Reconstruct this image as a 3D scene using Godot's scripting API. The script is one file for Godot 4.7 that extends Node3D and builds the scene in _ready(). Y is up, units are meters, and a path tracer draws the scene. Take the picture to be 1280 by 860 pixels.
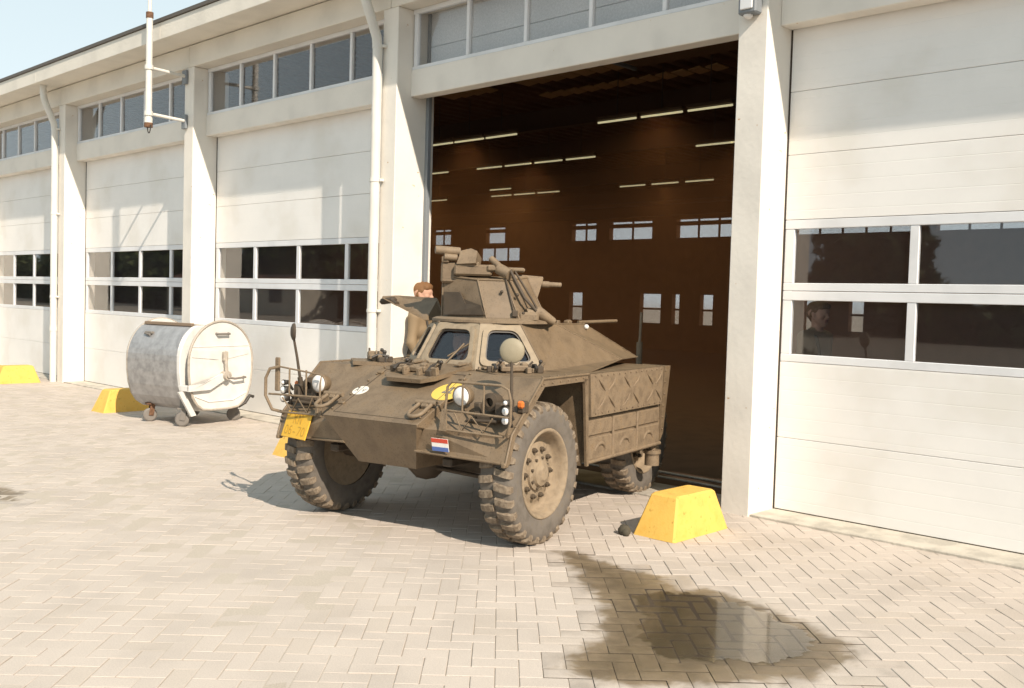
extends Node3D
# An armoured scout car pulling out of the open bay of a white workshop building.

const BAY := 4.5427        # from pillar to pillar
const PW := 0.26           # pillar width
const SET := 0.1975        # how far the lintels stand back from the pillar fronts
const REC := 0.3745        # how far the doors stand back
const H_LINTEL := 3.8804
const H_SILL := 4.172
const H_BEAM := 4.8316
const H_SOFFIT := 5.1344
const H_ROOF := 5.366
const EAVE := 0.4435
const FIRST := -2          # pillars and bays run from FIRST (right) to LAST (left)
const LAST := 8
const BACK := -23.7        # rear wall of the hall

var used := {}
var M := {}
var rng := RandomNumberGenerator.new()

# ------------------------------------------------------------------ geometry
class G:
	var v := PackedVector3Array()
	var n := PackedVector3Array()
	var c := PackedColorArray()
	var uv := PackedVector2Array()
	var x := Transform3D()
	var tint := Color(1, 1, 1)
	var colored := false

	func put(a: Vector3, na: Vector3) -> void:
		v.append(x * a)
		n.append((x.basis * na).normalized())
		if colored:
			c.append(tint)

	func tri(a: Vector3, b: Vector3, d: Vector3) -> void:      # counter-clockwise from outside
		var m := (b - a).cross(d - a)
		if m.length_squared() < 1e-16:
			return
		put(a, m); put(d, m); put(b, m)

	func quad(a: Vector3, b: Vector3, d: Vector3, e: Vector3) -> void:
		tri(a, b, d); tri(a, d, e)

	func face(pts: Array, away: Vector3) -> void:              # a convex face turned away from a point inside
		var mid := Vector3.ZERO
		for p in pts: mid += p
		mid /= pts.size()
		var m: Vector3 = (pts[1] - pts[0]).cross(pts[2] - pts[0])
		var list := pts.duplicate()
		if m.dot(mid - away) < 0.0: list.reverse()
		for i in range(1, list.size() - 1): tri(list[0], list[i], list[i + 1])

	func smooth(a: Vector3, b: Vector3, d: Vector3, na: Vector3, nb: Vector3, nd: Vector3) -> void:
		var m := (b - a).cross(d - a)
		if m.length_squared() < 1e-18: return
		if m.dot(na + nb + nd) >= 0.0:
			put(a, na); put(d, nd); put(b, nb)
		else:
			put(a, na); put(b, nb); put(d, nd)

	func box(at: Vector3, size: Vector3, bevel := 0.0, turn := Basis()) -> void:
		var h := size / 2.0
		bevel = minf(bevel, minf(h.x, minf(h.y, h.z)) * 0.95)
		var old := x
		x = x * Transform3D(turn, at)
		var ax := [Vector3.RIGHT, Vector3.UP, Vector3.BACK]
		for i in 3:
			var j := (i + 1) % 3
			var k := (i + 2) % 3
			for s in [-1.0, 1.0]:
				var o: Vector3 = ax[i] * h[i] * s
				var p: Vector3 = ax[j] * (h[j] - bevel)
				var q: Vector3 = ax[k] * (h[k] - bevel)
				face([o - p - q, o + p - q, o + p + q, o - p + q], Vector3.ZERO)
				if bevel > 0.0:
					for t in [-1.0, 1.0]:                       # edges along k
						var e: Vector3 = ax[j] * t
						var a1: Vector3 = o + e * (h[j] - bevel)
						var b1: Vector3 = ax[i] * s * (h[i] - bevel) + e * h[j]
						face([a1 - q, a1 + q, b1 + q, b1 - q], Vector3.ZERO)
		if bevel > 0.0:
			for s in [-1.0, 1.0]:
				for t in [-1.0, 1.0]:
					for w in [-1.0, 1.0]:
						var a2 := Vector3(s * h.x, t * (h.y - bevel), w * (h.z - bevel))
						var b2 := Vector3(s * (h.x - bevel), t * h.y, w * (h.z - bevel))
						var c2 := Vector3(s * (h.x - bevel), t * (h.y - bevel), w * h.z)
						face([a2, b2, c2], Vector3.ZERO)
		x = old

	func span(a: Vector3, b: Vector3, bevel := 0.0) -> void:    # a box from corner to corner
		box((a + b) / 2.0, (b - a).abs(), bevel)

	func prism(poly: PackedVector2Array, z0: float, z1: float, bevel := 0.0, caps := true) -> void:
		if Geometry2D.is_polygon_clockwise(poly):
			poly = poly.duplicate(); poly.reverse()
		var inner := inset(poly, bevel) if bevel > 0.0 else poly
		var k := poly.size()
		var rings := [[inner, z0], [poly, z0 + bevel], [poly, z1 - bevel], [inner, z1]] if bevel > 0.0 else [[poly, z0], [poly, z1]]
		for r in rings.size() - 1:
			var p0: PackedVector2Array = rings[r][0]
			var p1: PackedVector2Array = rings[r + 1][0]
			for i in k:
				var j := (i + 1) % k
				quad(v3(p0[i], rings[r][1]), v3(p0[j], rings[r][1]), v3(p1[j], rings[r + 1][1]), v3(p1[i], rings[r + 1][1]))
		if caps:
			var t := Geometry2D.triangulate_polygon(inner)
			for i in range(0, t.size(), 3):
				var a := inner[t[i]]
				var b := inner[t[i + 1]]
				var d := inner[t[i + 2]]
				if (b - a).cross(d - a) < 0.0:
					var sw := b
					b = d; d = sw
				tri(v3(a, z1), v3(b, z1), v3(d, z1))
				tri(v3(a, z0), v3(d, z0), v3(b, z0))

	func v3(p: Vector2, z: float) -> Vector3:
		return Vector3(p.x, p.y, z)

	func inset(poly: PackedVector2Array, d: float) -> PackedVector2Array:
		var out := PackedVector2Array()
		var k := poly.size()
		for i in k:
			var a := (poly[i] - poly[(i - 1 + k) % k]).normalized()
			var b := (poly[(i + 1) % k] - poly[i]).normalized()
			var na := Vector2(-a.y, a.x)
			var nb := Vector2(-b.y, b.x)
			var m := (na + nb).normalized()
			out.append(poly[i] + m * d / maxf(m.dot(na), 0.3))
		return out

	func slab(pts: Array, thick: float) -> void:               # a plate; its back lies thick behind (below) the given face
		var m: Vector3 = (pts[1] - pts[0]).cross(pts[2] - pts[0]).normalized()
		var low := []
		var mid := Vector3.ZERO
		for p in pts:
			low.append(p - m * thick)
			mid += p
		mid = mid / pts.size() - m * thick / 2.0
		face(pts, mid); face(low, mid)
		for i in pts.size():
			var j := (i + 1) % pts.size()
			face([pts[i], pts[j], low[j], low[i]], mid)

	func tube(path: Array, radius, sides := 8, closed := false) -> void:
		var k := path.size()
		var rings := []
		var norms := []
		var last := Vector3.ZERO
		for i in k:
			var a: Vector3 = path[(i - 1 + k) % k] if closed or i > 0 else path[0]
			var b: Vector3 = path[(i + 1) % k] if closed or i < k - 1 else path[k - 1]
			var dir := (b - a).normalized()
			var up: Vector3 = last if last != Vector3.ZERO else (Vector3.UP if absf(dir.y) < 0.9 else Vector3.RIGHT)
			var s := dir.cross(up).normalized()
			up = s.cross(dir).normalized()
			last = up
			var r: float = radius[i] if radius is Array else radius
			var ring := []
			var nr := []
			for j in sides:
				var t := TAU * j / sides
				var o := s * cos(t) + up * sin(t)
				ring.append(path[i] + o * r); nr.append(o)
			rings.append(ring); norms.append(nr)
		for i in (k if closed else k - 1):
			var i2 := (i + 1) % k
			for j in sides:
				var j2 := (j + 1) % sides
				smooth(rings[i][j], rings[i][j2], rings[i2][j2], norms[i][j], norms[i][j2], norms[i2][j2])
				smooth(rings[i][j], rings[i2][j2], rings[i2][j], norms[i][j], norms[i2][j2], norms[i2][j])
		if not closed:
			face(rings[0], rings[1][0] * 0.5 + rings[1][sides / 2] * 0.5)
			face(rings[k - 1], rings[k - 2][0] * 0.5 + rings[k - 2][sides / 2] * 0.5)

	func lathe(profile: Array, seg := 24, flat_rows := true, from := 0.0, to := TAU) -> void:   # profile of Vector2(radius, height) round the y axis
		var k := profile.size()
		for i in k - 1:
			var p: Vector2 = profile[i]
			var q: Vector2 = profile[i + 1]
			var d := (q - p).normalized()
			var np := Vector2(d.y, -d.x)
			var n0 := np
			var n1 := np
			if not flat_rows:
				if i > 0:
					var e: Vector2 = (p - profile[i - 1]).normalized()
					n0 = (np + Vector2(e.y, -e.x)).normalized()
				if i < k - 2:
					var e2: Vector2 = (profile[i + 2] - q).normalized()
					n1 = (np + Vector2(e2.y, -e2.x)).normalized()
			for j in seg:
				var a := from + (to - from) * j / seg
				var b := from + (to - from) * (j + 1) / seg
				var ca := Vector3(cos(a), 0, sin(a))
				var cb := Vector3(cos(b), 0, sin(b))
				var up := Vector3.UP
				var p00 := ca * p.x + up * p.y
				var p01 := cb * p.x + up * p.y
				var p10 := ca * q.x + up * q.y
				var p11 := cb * q.x + up * q.y
				smooth(p00, p01, p11, ca * n0.x + up * n0.y, cb * n0.x + up * n0.y, cb * n1.x + up * n1.y)
				smooth(p00, p11, p10, ca * n0.x + up * n0.y, cb * n1.x + up * n1.y, ca * n1.x + up * n1.y)

	func ball(at: Vector3, r: Vector3, seg := 12) -> void:
		var rows := seg / 2
		for i in rows:
			for j in seg:
				var q := []
				for e in [[0, 0], [0, 1], [1, 1], [1, 0]]:
					var t: float = PI * (i + e[0]) / rows
					var f: float = TAU * (j + e[1]) / seg
					q.append(Vector3(sin(t) * cos(f), cos(t), sin(t) * sin(f)))
				smooth(at + q[0] * r, at + q[1] * r, at + q[2] * r, q[0] / r, q[1] / r, q[2] / r)
				smooth(at + q[0] * r, at + q[2] * r, at + q[3] * r, q[0] / r, q[2] / r, q[3] / r)

	func hoop(frame: Transform3D, outer: PackedVector2Array, inner: PackedVector2Array, thick: float) -> void:
		# a frame between two outlines with the same number of points, lying in frame's x-y plane
		var old := x
		x = x * frame
		var k := outer.size()
		for i in k:
			var j := (i + 1) % k
			var mid := v3((outer[i] + outer[j] + inner[i] + inner[j]) / 4.0, -thick / 2.0)
			face([v3(outer[i], 0), v3(outer[j], 0), v3(inner[j], 0), v3(inner[i], 0)], mid)
			face([v3(outer[i], -thick), v3(outer[j], -thick), v3(inner[j], -thick), v3(inner[i], -thick)], mid)
			face([v3(outer[i], 0), v3(outer[j], 0), v3(outer[j], -thick), v3(outer[i], -thick)], mid)
			face([v3(inner[i], 0), v3(inner[j], 0), v3(inner[j], -thick), v3(inner[i], -thick)], mid)
		x = old

	func mesh() -> ArrayMesh:
		var a := []
		a.resize(Mesh.ARRAY_MAX)
		a[Mesh.ARRAY_VERTEX] = v
		a[Mesh.ARRAY_NORMAL] = n
		if colored: a[Mesh.ARRAY_COLOR] = c
		if uv.size() == v.size() and uv.size() > 0: a[Mesh.ARRAY_TEX_UV] = uv
		var m := ArrayMesh.new()
		if v.size() > 0: m.add_surface_from_arrays(Mesh.PRIMITIVE_TRIANGLES, a)
		return m


func rounded(poly: PackedVector2Array, r: float, steps := 4) -> PackedVector2Array:
	var out := PackedVector2Array()
	var k := poly.size()
	for i in k:
		var p := poly[i]
		var a := (poly[(i - 1 + k) % k] - p)
		var b := (poly[(i + 1) % k] - p)
		var d := minf(r, minf(a.length(), b.length()) * 0.45)
		var p0 := p + a.normalized() * d
		var p1 := p + b.normalized() * d
		for s in steps + 1:
			var t := float(s) / steps
			out.append(p0.lerp(p, t).lerp(p.lerp(p1, t), t))
	return out


func ray_to(poly: PackedVector2Array, mid: Vector2, dir: Vector2) -> Vector2:
	for i in poly.size():
		var hit = Geometry2D.segment_intersects_segment(mid, mid + dir * 50.0, poly[i], poly[(i + 1) % poly.size()])
		if hit != null: return hit
	return mid


func paired(outer: PackedVector2Array, inner: PackedVector2Array) -> Array:    # both outlines seen from the inner one's middle, point for point
	var mid := Vector2.ZERO
	for p in inner: mid += p
	mid /= inner.size()
	var angles := []
	for p in inner: angles.append((p - mid).angle())
	for p in outer: angles.append((p - mid).angle())
	angles.sort()
	var o := PackedVector2Array()
	var q := PackedVector2Array()
	for a in angles:
		var d := Vector2.from_angle(a + 1e-5)
		o.append(ray_to(outer, mid, d)); q.append(ray_to(inner, mid, d))
	return [o, q]

# ------------------------------------------------------------------ naming
func numbered(called: String) -> String:
	var k: int = used.get(called, -1) + 1
	used[called] = k
	return called if k == 0 else "%s_%03d" % [called, k]


func obj(called: String, g: G, material: Material, parent: Node = self) -> MeshInstance3D:
	var o := MeshInstance3D.new()
	o.name = numbered(called) if parent == self else called
	o.mesh = g.mesh()
	o.material_override = material
	parent.add_child(o, true)
	return o


func copy_part(o: Node3D, parent: Node, at: Vector3) -> Node3D:
	var d: Node3D = o.duplicate()
	d.name = o.name
	parent.add_child(d, true)
	d.position = at
	return d


func tag(o: Node, label: String, category := "", group := "") -> void:
	o.set_meta("label", label)
	if category: o.set_meta("category", category)
	if group: o.set_meta("group", group)


func thing(called: String, label: String, category: String, at := Vector3.ZERO, turn := 0.0, group := "") -> Node3D:
	var o := Node3D.new()
	o.name = numbered(called)
	add_child(o)
	o.position = at
	o.rotation.y = turn
	tag(o, label, category, group)
	return o


func structure(o: Node) -> Node:
	o.set_meta("kind", "structure")
	return o

# ------------------------------------------------------------------ materials
func lin(r: float, g: float, b: float) -> Color:
	return Color(r, g, b).linear_to_srgb()


func noise_tex(rng_seed: int, freq: float, ramp: Array, octaves := 4, kind := FastNoiseLite.TYPE_SIMPLEX_SMOOTH, size := 512, normal := 0.0) -> NoiseTexture2D:
	var f := FastNoiseLite.new()
	f.seed = rng_seed
	f.noise_type = kind
	f.frequency = freq
	f.fractal_octaves = octaves
	var t := NoiseTexture2D.new()
	t.width = size
	t.height = size
	t.seamless = true
	t.noise = f
	if normal > 0.0:
		t.as_normal_map = true
		t.bump_strength = normal
	else:
		var g := Gradient.new()
		var offs := PackedFloat32Array()
		var cols := PackedColorArray()
		for r in ramp:
			offs.append(r[0])
			cols.append(r[1] if r[1] is Color else Color(r[1], r[1], r[1]))
		g.offsets = offs
		g.colors = cols
		t.color_ramp = g
	return t


func mat(called: String, color: Color, rough := 0.8, tex: Texture2D = null, scale := 1.0, bump: Texture2D = null, bump_by := 0.4, world_axes := true) -> StandardMaterial3D:
	var m := StandardMaterial3D.new()
	m.resource_name = called
	m.albedo_color = color
	m.roughness = rough
	if tex or bump:
		m.uv1_triplanar = true
		m.uv1_world_triplanar = world_axes
		m.uv1_scale = Vector3.ONE * scale
	if tex: m.albedo_texture = tex
	if bump:
		m.normal_enabled = true
		m.normal_texture = bump
		m.normal_scale = bump_by
	M[called] = m
	return m


func detail(m: StandardMaterial3D, tex: Texture2D, scale: float) -> void:
	m.detail_enabled = true
	m.detail_albedo = tex
	m.detail_blend_mode = BaseMaterial3D.BLEND_MODE_MUL
	m.detail_uv_layer = BaseMaterial3D.DETAIL_UV_2
	m.uv2_triplanar = true
	m.uv2_world_triplanar = m.uv1_world_triplanar
	m.uv2_scale = Vector3.ONE * scale


func glass(called: String, alpha: float, color: Color, rough := 0.02) -> StandardMaterial3D:
	var m := mat(called, Color(color.r, color.g, color.b, alpha), rough)
	m.transparency = BaseMaterial3D.TRANSPARENCY_ALPHA
	m.metallic_specular = 0.5
	return m


func make_materials() -> void:
	var cloudy := noise_tex(3, 0.006, [[0.2, 0.95], [0.5, 0.985], [0.8, 1.0]], 5)
	var blotchy := noise_tex(5, 0.012, [[0.25, 0.88], [0.5, 0.96], [0.75, 1.0]], 6)
	var fine := noise_tex(7, 0.09, [[0.2, 0.93], [0.8, 1.0]], 3)
	var flecks := noise_tex(9, 0.035, [[0.0, 1.0], [0.90, 1.0], [0.95, Color(0.82, 0.68, 0.54)], [1.0, Color(0.6, 0.42, 0.28)]], 3, FastNoiseLite.TYPE_SIMPLEX_SMOOTH)
	var rough_n := noise_tex(11, 0.08, [], 4, FastNoiseLite.TYPE_SIMPLEX_SMOOTH, 512, 2.0)
	var grain_n := noise_tex(13, 0.2, [], 3, FastNoiseLite.TYPE_SIMPLEX_SMOOTH, 512, 4.0)
	var dusty := noise_tex(15, 0.014, [[0.15, Color(0.86, 0.85, 0.84)], [0.45, Color(0.96, 0.95, 0.94)], [0.62, Color(1, 1, 1)], [0.85, Color(1.0, 0.98, 0.94)]], 6)
	var mud := noise_tex(17, 0.02, [[0.3, Color(0.78, 0.76, 0.74)], [0.5, Color(0.90, 0.88, 0.86)], [0.7, 1.0]], 6)
	var galv := noise_tex(19, 0.03, [[0.0, 0.9], [0.5, 0.95], [1.0, 1.0]], 3, FastNoiseLite.TYPE_CELLULAR)
	# ribs of the sectional doors: fine horizontal grooves
	var im := Image.create(8, 64, false, Image.FORMAT_RGBA8)
	for y in 64:
		var d := 0.0
		if y < 5: d = -0.8 if y < 2 else (0.8 if y > 2 else 0.0)
		for xx in 8: im.set_pixel(xx, y, Color(0.5, 0.5 + 0.22 * d, 1.0))
	var rib := ImageTexture.create_from_image(im)

	var wall := mat("white_masonry_paint", lin(0.78, 0.74, 0.675), 0.75, cloudy, 0.35, rough_n, 0.10)
	detail(wall, flecks, 0.45)
	mat("white_fascia_paint", lin(0.72, 0.68, 0.605), 0.7, cloudy, 0.3, rough_n, 0.15)
	mat("white_door_paint", lin(0.82, 0.805, 0.78), 0.5, cloudy, 0.25, rib, 0.5)
	M.white_door_paint.uv1_scale = Vector3(0.25, 9.0, 0.25)
	M.white_door_paint.albedo_texture = null
	detail(M.white_door_paint, noise_tex(43, 0.008, [[0.2, Color(0.955, 0.95, 0.94)], [0.5, 0.985], [0.8, 1.0]], 5), 0.22)
	mat("white_frame_paint", lin(0.74, 0.75, 0.77), 0.45, cloudy, 0.5)
	mat("roof_edge_metal", lin(0.10, 0.085, 0.07), 0.6, fine, 0.6)
	mat("seal_rubber", lin(0.05, 0.035, 0.025), 0.8, fine, 2.0)
	mat("white_pipe", lin(0.70, 0.68, 0.63), 0.5, cloudy, 0.5)
	mat("concrete_sill", lin(0.52, 0.48, 0.41), 0.85, blotchy, 0.6, rough_n, 0.4)
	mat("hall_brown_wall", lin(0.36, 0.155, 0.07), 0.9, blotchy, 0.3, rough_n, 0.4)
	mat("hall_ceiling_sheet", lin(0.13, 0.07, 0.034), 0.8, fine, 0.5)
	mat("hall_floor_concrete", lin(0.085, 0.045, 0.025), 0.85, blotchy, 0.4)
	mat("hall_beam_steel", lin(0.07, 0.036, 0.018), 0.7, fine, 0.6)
	mat("bounce_light_paint", lin(0.42, 0.27, 0.13), 0.8, fine, 1.0)  # daylight bounced up to the ceiling, put into the colour
	mat("raised_door_paint", lin(0.6, 0.6, 0.6), 0.5, fine, 0.7)
	glass("window_glass", 0.06, Color(0.35, 0.36, 0.38))
	glass("water_film", 0.10, Color(0.16, 0.13, 0.09), 0.08)
	M.water_film.metallic_specular = 0.45

	mat("paving_sand", Color(1, 1, 1), 0.95, fine, 1.4, grain_n, 0.6)
	M.paving_sand.vertex_color_use_as_albedo = true
	mat("yard_ground", lin(0.36, 0.31, 0.25), 0.95, blotchy, 0.3, rough_n, 0.5)
	mat("brick_dry", Color(1, 1, 1), 0.9, fine, 2.2, grain_n, 0.55)
	M.brick_dry.vertex_color_use_as_albedo = true
	detail(M.brick_dry, cloudy, 0.35)
	mat("brick_wet", Color(1, 1, 1), 0.42, fine, 2.2, grain_n, 0.35)
	M.brick_wet.vertex_color_use_as_albedo = true
	detail(M.brick_wet, blotchy, 0.5)

	var paint := mat("olive_paint", lin(0.182, 0.133, 0.084), 0.55, dusty, 0.9, rough_n, 0.10, false)
	var chips := noise_tex(41, 0.05, [[0.0, 1.0], [0.70, 1.0], [0.76, 0.80], [0.86, 0.70], [1.0, 0.62]], 4)
	detail(paint, chips, 2.2)
	var paint2 := mat("olive_paint_dusty", lin(0.212, 0.158, 0.103), 0.7, dusty, 1.3, rough_n, 0.2, false)
	detail(paint2, chips, 2.6)
	mat("olive_paint_dark", lin(0.07, 0.052, 0.035), 0.7, dusty, 1.2, rough_n, 0.1, false)
	mat("dark_steel", lin(0.045, 0.038, 0.032), 0.5, fine, 3.0, null, 0, false)
	mat("tyre_rubber", lin(0.145, 0.128, 0.110), 0.9, dusty, 1.2, grain_n, 0.3, false)
	mat("tyre_tread_dusty", lin(0.26, 0.21, 0.155), 0.95, mud, 2.2, grain_n, 0.5, false)
	mat("rim_muddy", lin(0.28, 0.22, 0.152), 0.85, dusty, 2.2, rough_n, 0.25, false)
	mat("frame_grey", lin(0.29, 0.235, 0.165), 0.7, dusty, 2.0, null, 0, false)
	mat("nut_brown", lin(0.10, 0.075, 0.05), 0.8, fine, 3.0, null, 0, false)
	mat("plate_yellow", lin(0.72, 0.42, 0.035), 0.5, fine, 2.0, null, 0, false)
	mat("plate_print", lin(0.46, 0.27, 0.03), 0.6)
	mat("marking_white", lin(0.72, 0.69, 0.62), 0.6, fine, 3.0, null, 0, false)
	mat("marking_grey", lin(0.16, 0.15, 0.14), 0.6)
	mat("marking_yellow", lin(0.70, 0.50, 0.10), 0.6, fine, 3.0, null, 0, false)
	mat("flag_red", lin(0.55, 0.06, 0.03), 0.6)
	mat("flag_white", lin(0.75, 0.73, 0.70), 0.6)
	mat("flag_blue", lin(0.08, 0.14, 0.38), 0.6)
	mat("lens_glass", lin(0.74, 0.72, 0.70), 0.12)
	mat("lens_orange", lin(0.62, 0.16, 0.03), 0.2)
	mat("lens_red", lin(0.3, 0.03, 0.02), 0.2)
	glass("vehicle_glass", 0.07, Color(0.16, 0.16, 0.22))
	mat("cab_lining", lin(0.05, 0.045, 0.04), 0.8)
	mat("mirror_grey", lin(0.30, 0.26, 0.18), 0.6, fine, 3.0, null, 0, false)

	var blk := mat("yellow_block_paint", lin(0.74, 0.46, 0.10), 0.75, cloudy, 1.3, rough_n, 0.5)
	detail(blk, noise_tex(23, 0.02, [[0.0, Color(0.60, 0.55, 0.48)], [0.10, Color(0.8, 0.75, 0.66)], [0.20, 1.0], [0.6, 1.0], [1.0, Color(1.0, 0.95, 0.85)]], 6), 1.1)
	mat("galvanised_drum", lin(0.50, 0.49, 0.49), 0.45, galv, 1.4, rough_n, 0.12, false)
	M.galvanised_drum.metallic = 0.55
	detail(M.galvanised_drum, blotchy, 1.0)
	mat("bin_white_paint", lin(0.68, 0.665, 0.635), 0.55, cloudy, 1.2, null, 0, false)
	mat("bin_plate_edge", lin(0.42, 0.38, 0.33), 0.6, dusty, 2.0, null, 0, false)
	mat("bin_brown_rail", lin(0.22, 0.16, 0.11), 0.7, fine, 2.0, null, 0, false)
	mat("bin_painted_shade", lin(0.05, 0.045, 0.04), 0.8)  # shade of the opening and the gap, put into the colour
	mat("caster_grey", lin(0.20, 0.18, 0.16), 0.6, fine, 3.0, null, 0, false)
	mat("rusty_steel", lin(0.17, 0.09, 0.05), 0.9, mud, 2.0, null, 0, false)
	mat("aerial_white", lin(0.68, 0.66, 0.61), 0.5, cloudy, 1.5)
	mat("bracket_grey", lin(0.22, 0.24, 0.26), 0.6, fine, 2.0)
	mat("stone_dark", lin(0.075, 0.065, 0.045), 0.95, fine, 4.0)

	var tube := mat("lamp_tube", lin(0.9, 0.85, 0.62), 0.4)
	tube.emission_enabled = true
	tube.emission = lin(0.95, 0.86, 0.50)
	tube.emission_energy_multiplier = 0.30
	mat("lamp_body", lin(0.08, 0.05, 0.03), 0.6)

	mat("skin", lin(0.52, 0.30, 0.20), 0.55, fine, 3.0, null, 0, false)
	mat("khaki_cloth", lin(0.34, 0.24, 0.14), 0.9, blotchy, 2.5, grain_n, 0.4, false)
	mat("dark_cloth", lin(0.06, 0.05, 0.04), 0.9)
	mat("brown_hair", lin(0.15, 0.07, 0.03), 0.7)
	mat("eye_white", lin(0.6, 0.58, 0.55), 0.3)
	mat("iris_dark", lin(0.03, 0.02, 0.015), 0.3)
	mat("lip", lin(0.34, 0.15, 0.11), 0.5)
	mat("bark", lin(0.10, 0.075, 0.05), 0.95, blotchy, 1.0)
	mat("leaf_green", lin(0.055, 0.075, 0.022), 0.7)
	mat("leaf_light", lin(0.10, 0.12, 0.04), 0.7)
	mat("far_wall", lin(0.55, 0.50, 0.42), 0.8, cloudy, 0.2)
	mat("far_roof", lin(0.14, 0.07, 0.045), 0.8)
	mat("dark_window", lin(0.03, 0.03, 0.035), 0.2)

# ------------------------------------------------------------------ the scene
func _ready() -> void:
	rng.seed = 4711
	# camera
	var cam := Camera3D.new()
	cam.name = "camera"
	cam.transform = Transform3D(Basis(Vector3(0.71465723, 0.02859961, -0.69888991), Vector3(-0.05055105, 0.99866281, -0.01082474), Vector3(0.69764578, 0.0430656, 0.71514734)), Vector3(4.0713, 1.65, 6.9094))
	cam.fov = 38.26
	cam.near = 0.05
	cam.far = 2000.0
	add_child(cam)
	cam.current = true
	# sky and exposure
	var env := Environment.new()
	env.background_mode = Environment.BG_SKY
	var sky := Sky.new()
	var sm := ProceduralSkyMaterial.new()
	sm.sky_top_color = Color(0.53, 0.585, 0.61)
	sm.sky_horizon_color = Color(0.665, 0.70, 0.71)
	sm.sky_curve = 0.18
	sm.ground_bottom_color = Color(0.55, 0.50, 0.44)
	sm.ground_horizon_color = Color(0.72, 0.72, 0.70)
	sm.sun_angle_max = 20.0
	sm.sky_energy_multiplier = 1.15
	sky.sky_material = sm
	env.sky = sky
	env.tonemap_mode = Environment.TONE_MAPPER_LINEAR
	env.tonemap_exposure = 1.82
	env.volumetric_fog_enabled = true
	env.volumetric_fog_density = 0.0
	env.sdfgi_enabled = true
	env.ssao_enabled = true
	env.ssil_enabled = true
	var we := WorldEnvironment.new()
	we.name = "environment"
	we.environment = env
	add_child(we)
	# sun: high on the right, a little in front of the wall
	var sun := DirectionalLight3D.new()
	sun.name = "sun"
	sun.light_energy = 1.1
	sun.light_color = Color(1.0, 0.94, 0.865)
	sun.light_angular_distance = 0.5
	sun.shadow_enabled = true
	add_child(sun)
	sun.look_at_from_position(Vector3(3.3, 2.6, 1.0), Vector3.ZERO)

	make_materials()
	make_ground()
	make_building()
	make_hall()
	make_blocks()
	make_bin()
	make_aerial()
	make_wall_box()
	make_vehicle()
	make_people()
	make_yard_behind()


# ------------------------------------------------------------------ ground and paving
const PUDDLE := [[-0.28, 2.01], [-0.22, 1.86], [0.19, 1.98], [0.6, 1.94], [0.8, 2.10], [0.88, 1.95], [1.34, 2.0], [1.74, 2.14], [1.95, 2.25], [2.05, 2.45], [2.02, 2.84], [1.79, 3.19], [1.47, 3.57], [1.15, 3.6], [1.02, 3.15], [0.72, 2.74], [0.34, 2.43], [-0.05, 2.18]]
const POOL := [[0.66, 2.40], [0.74, 2.17], [0.92, 2.08], [1.12, 2.09], [1.37, 2.09], [1.74, 2.24], [1.90, 2.45], [1.80, 2.75], [1.60, 3.02], [1.36, 3.12], [1.14, 2.98], [0.98, 2.70]]
const STAIN := [[-4.75, 4.02], [-4.3, 3.93], [-3.92, 4.08], [-3.98, 4.3], [-4.5, 4.35]]


func outline(list: Array) -> PackedVector2Array:
	var p := PackedVector2Array()
	for q in list: p.append(Vector2(q[0], q[1]))
	return p


func seen_from(cam_at: Vector3, right: Vector3, up: Vector3, back: Vector3, p: Vector3) -> Vector3:
	var d := p - cam_at
	return Vector3(640.0 + 1240.0 * d.dot(right) / -d.dot(back), 430.0 - 1240.0 * d.dot(up) / -d.dot(back), -d.dot(back))


func make_ground() -> void:
	# one sheet to the horizon, a little under the bricks
	var g := G.new()
	g.quad(Vector3(-600, -0.05, 600), Vector3(600, -0.05, 600), Vector3(600, -0.05, -600), Vector3(-600, -0.05, -600))
	structure(obj("ground", g, M.yard_ground))
	# sand bed that shows in the joints
	var sand := FastNoiseLite.new()
	sand.seed = 31
	sand.frequency = 0.35
	g = G.new()
	g.colored = true
	var step := 0.25
	var nx := 192
	var nz := 80
	var hgt := func(i: int, j: int) -> Array:
		var px := -38.0 + i * step
		var pz := -0.35 + j * step
		var worn := clampf(0.62 - px * 0.16 + sand.get_noise_2d(px, pz) * 0.8, 0.0, 1.0)     # swept full of sand on the left, dark open joints on the right
		var t := Color(0.20, 0.155, 0.11).lerp(Color(0.50, 0.44, 0.37), worn)
		if Geometry2D.is_point_in_polygon(Vector2(px, pz), outline(PUDDLE)): t = Color(0.06, 0.045, 0.03)
		return [Vector3(px, lerpf(-0.0065, -0.0016, worn), pz), t]
	for i in nx:
		for j in nz:
			var q := [hgt.call(i, j), hgt.call(i + 1, j), hgt.call(i + 1, j + 1), hgt.call(i, j + 1)]
			for k in [[0, 3, 2], [0, 2, 1]]:
				var a: Vector3 = q[k[0]][0]
				var b: Vector3 = q[k[1]][0]
				var d: Vector3 = q[k[2]][0]
				var m := (b - a).cross(d - a)
				for e in [k[0], k[2], k[1]]:
					g.tint = q[e][1]
					g.put(q[e][0], m)
	var paving := obj("paving", g, M.paving_sand)
	structure(paving)
	make_bricks(paving)
	# standing water over the lowest bricks
	g = G.new()
	var pool := ragged(outline(POOL))
	var low := Geometry2D.triangulate_polygon(pool)
	for i in range(0, low.size(), 3):
		g.face([Vector3(pool[low[i]].x, 0.0028, pool[low[i]].y), Vector3(pool[low[i + 1]].x, 0.0028, pool[low[i + 1]].y), Vector3(pool[low[i + 2]].x, 0.0028, pool[low[i + 2]].y)], Vector3(0.8, -5, 2.4))
	structure(obj("water", g, M.water_film))


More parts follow.
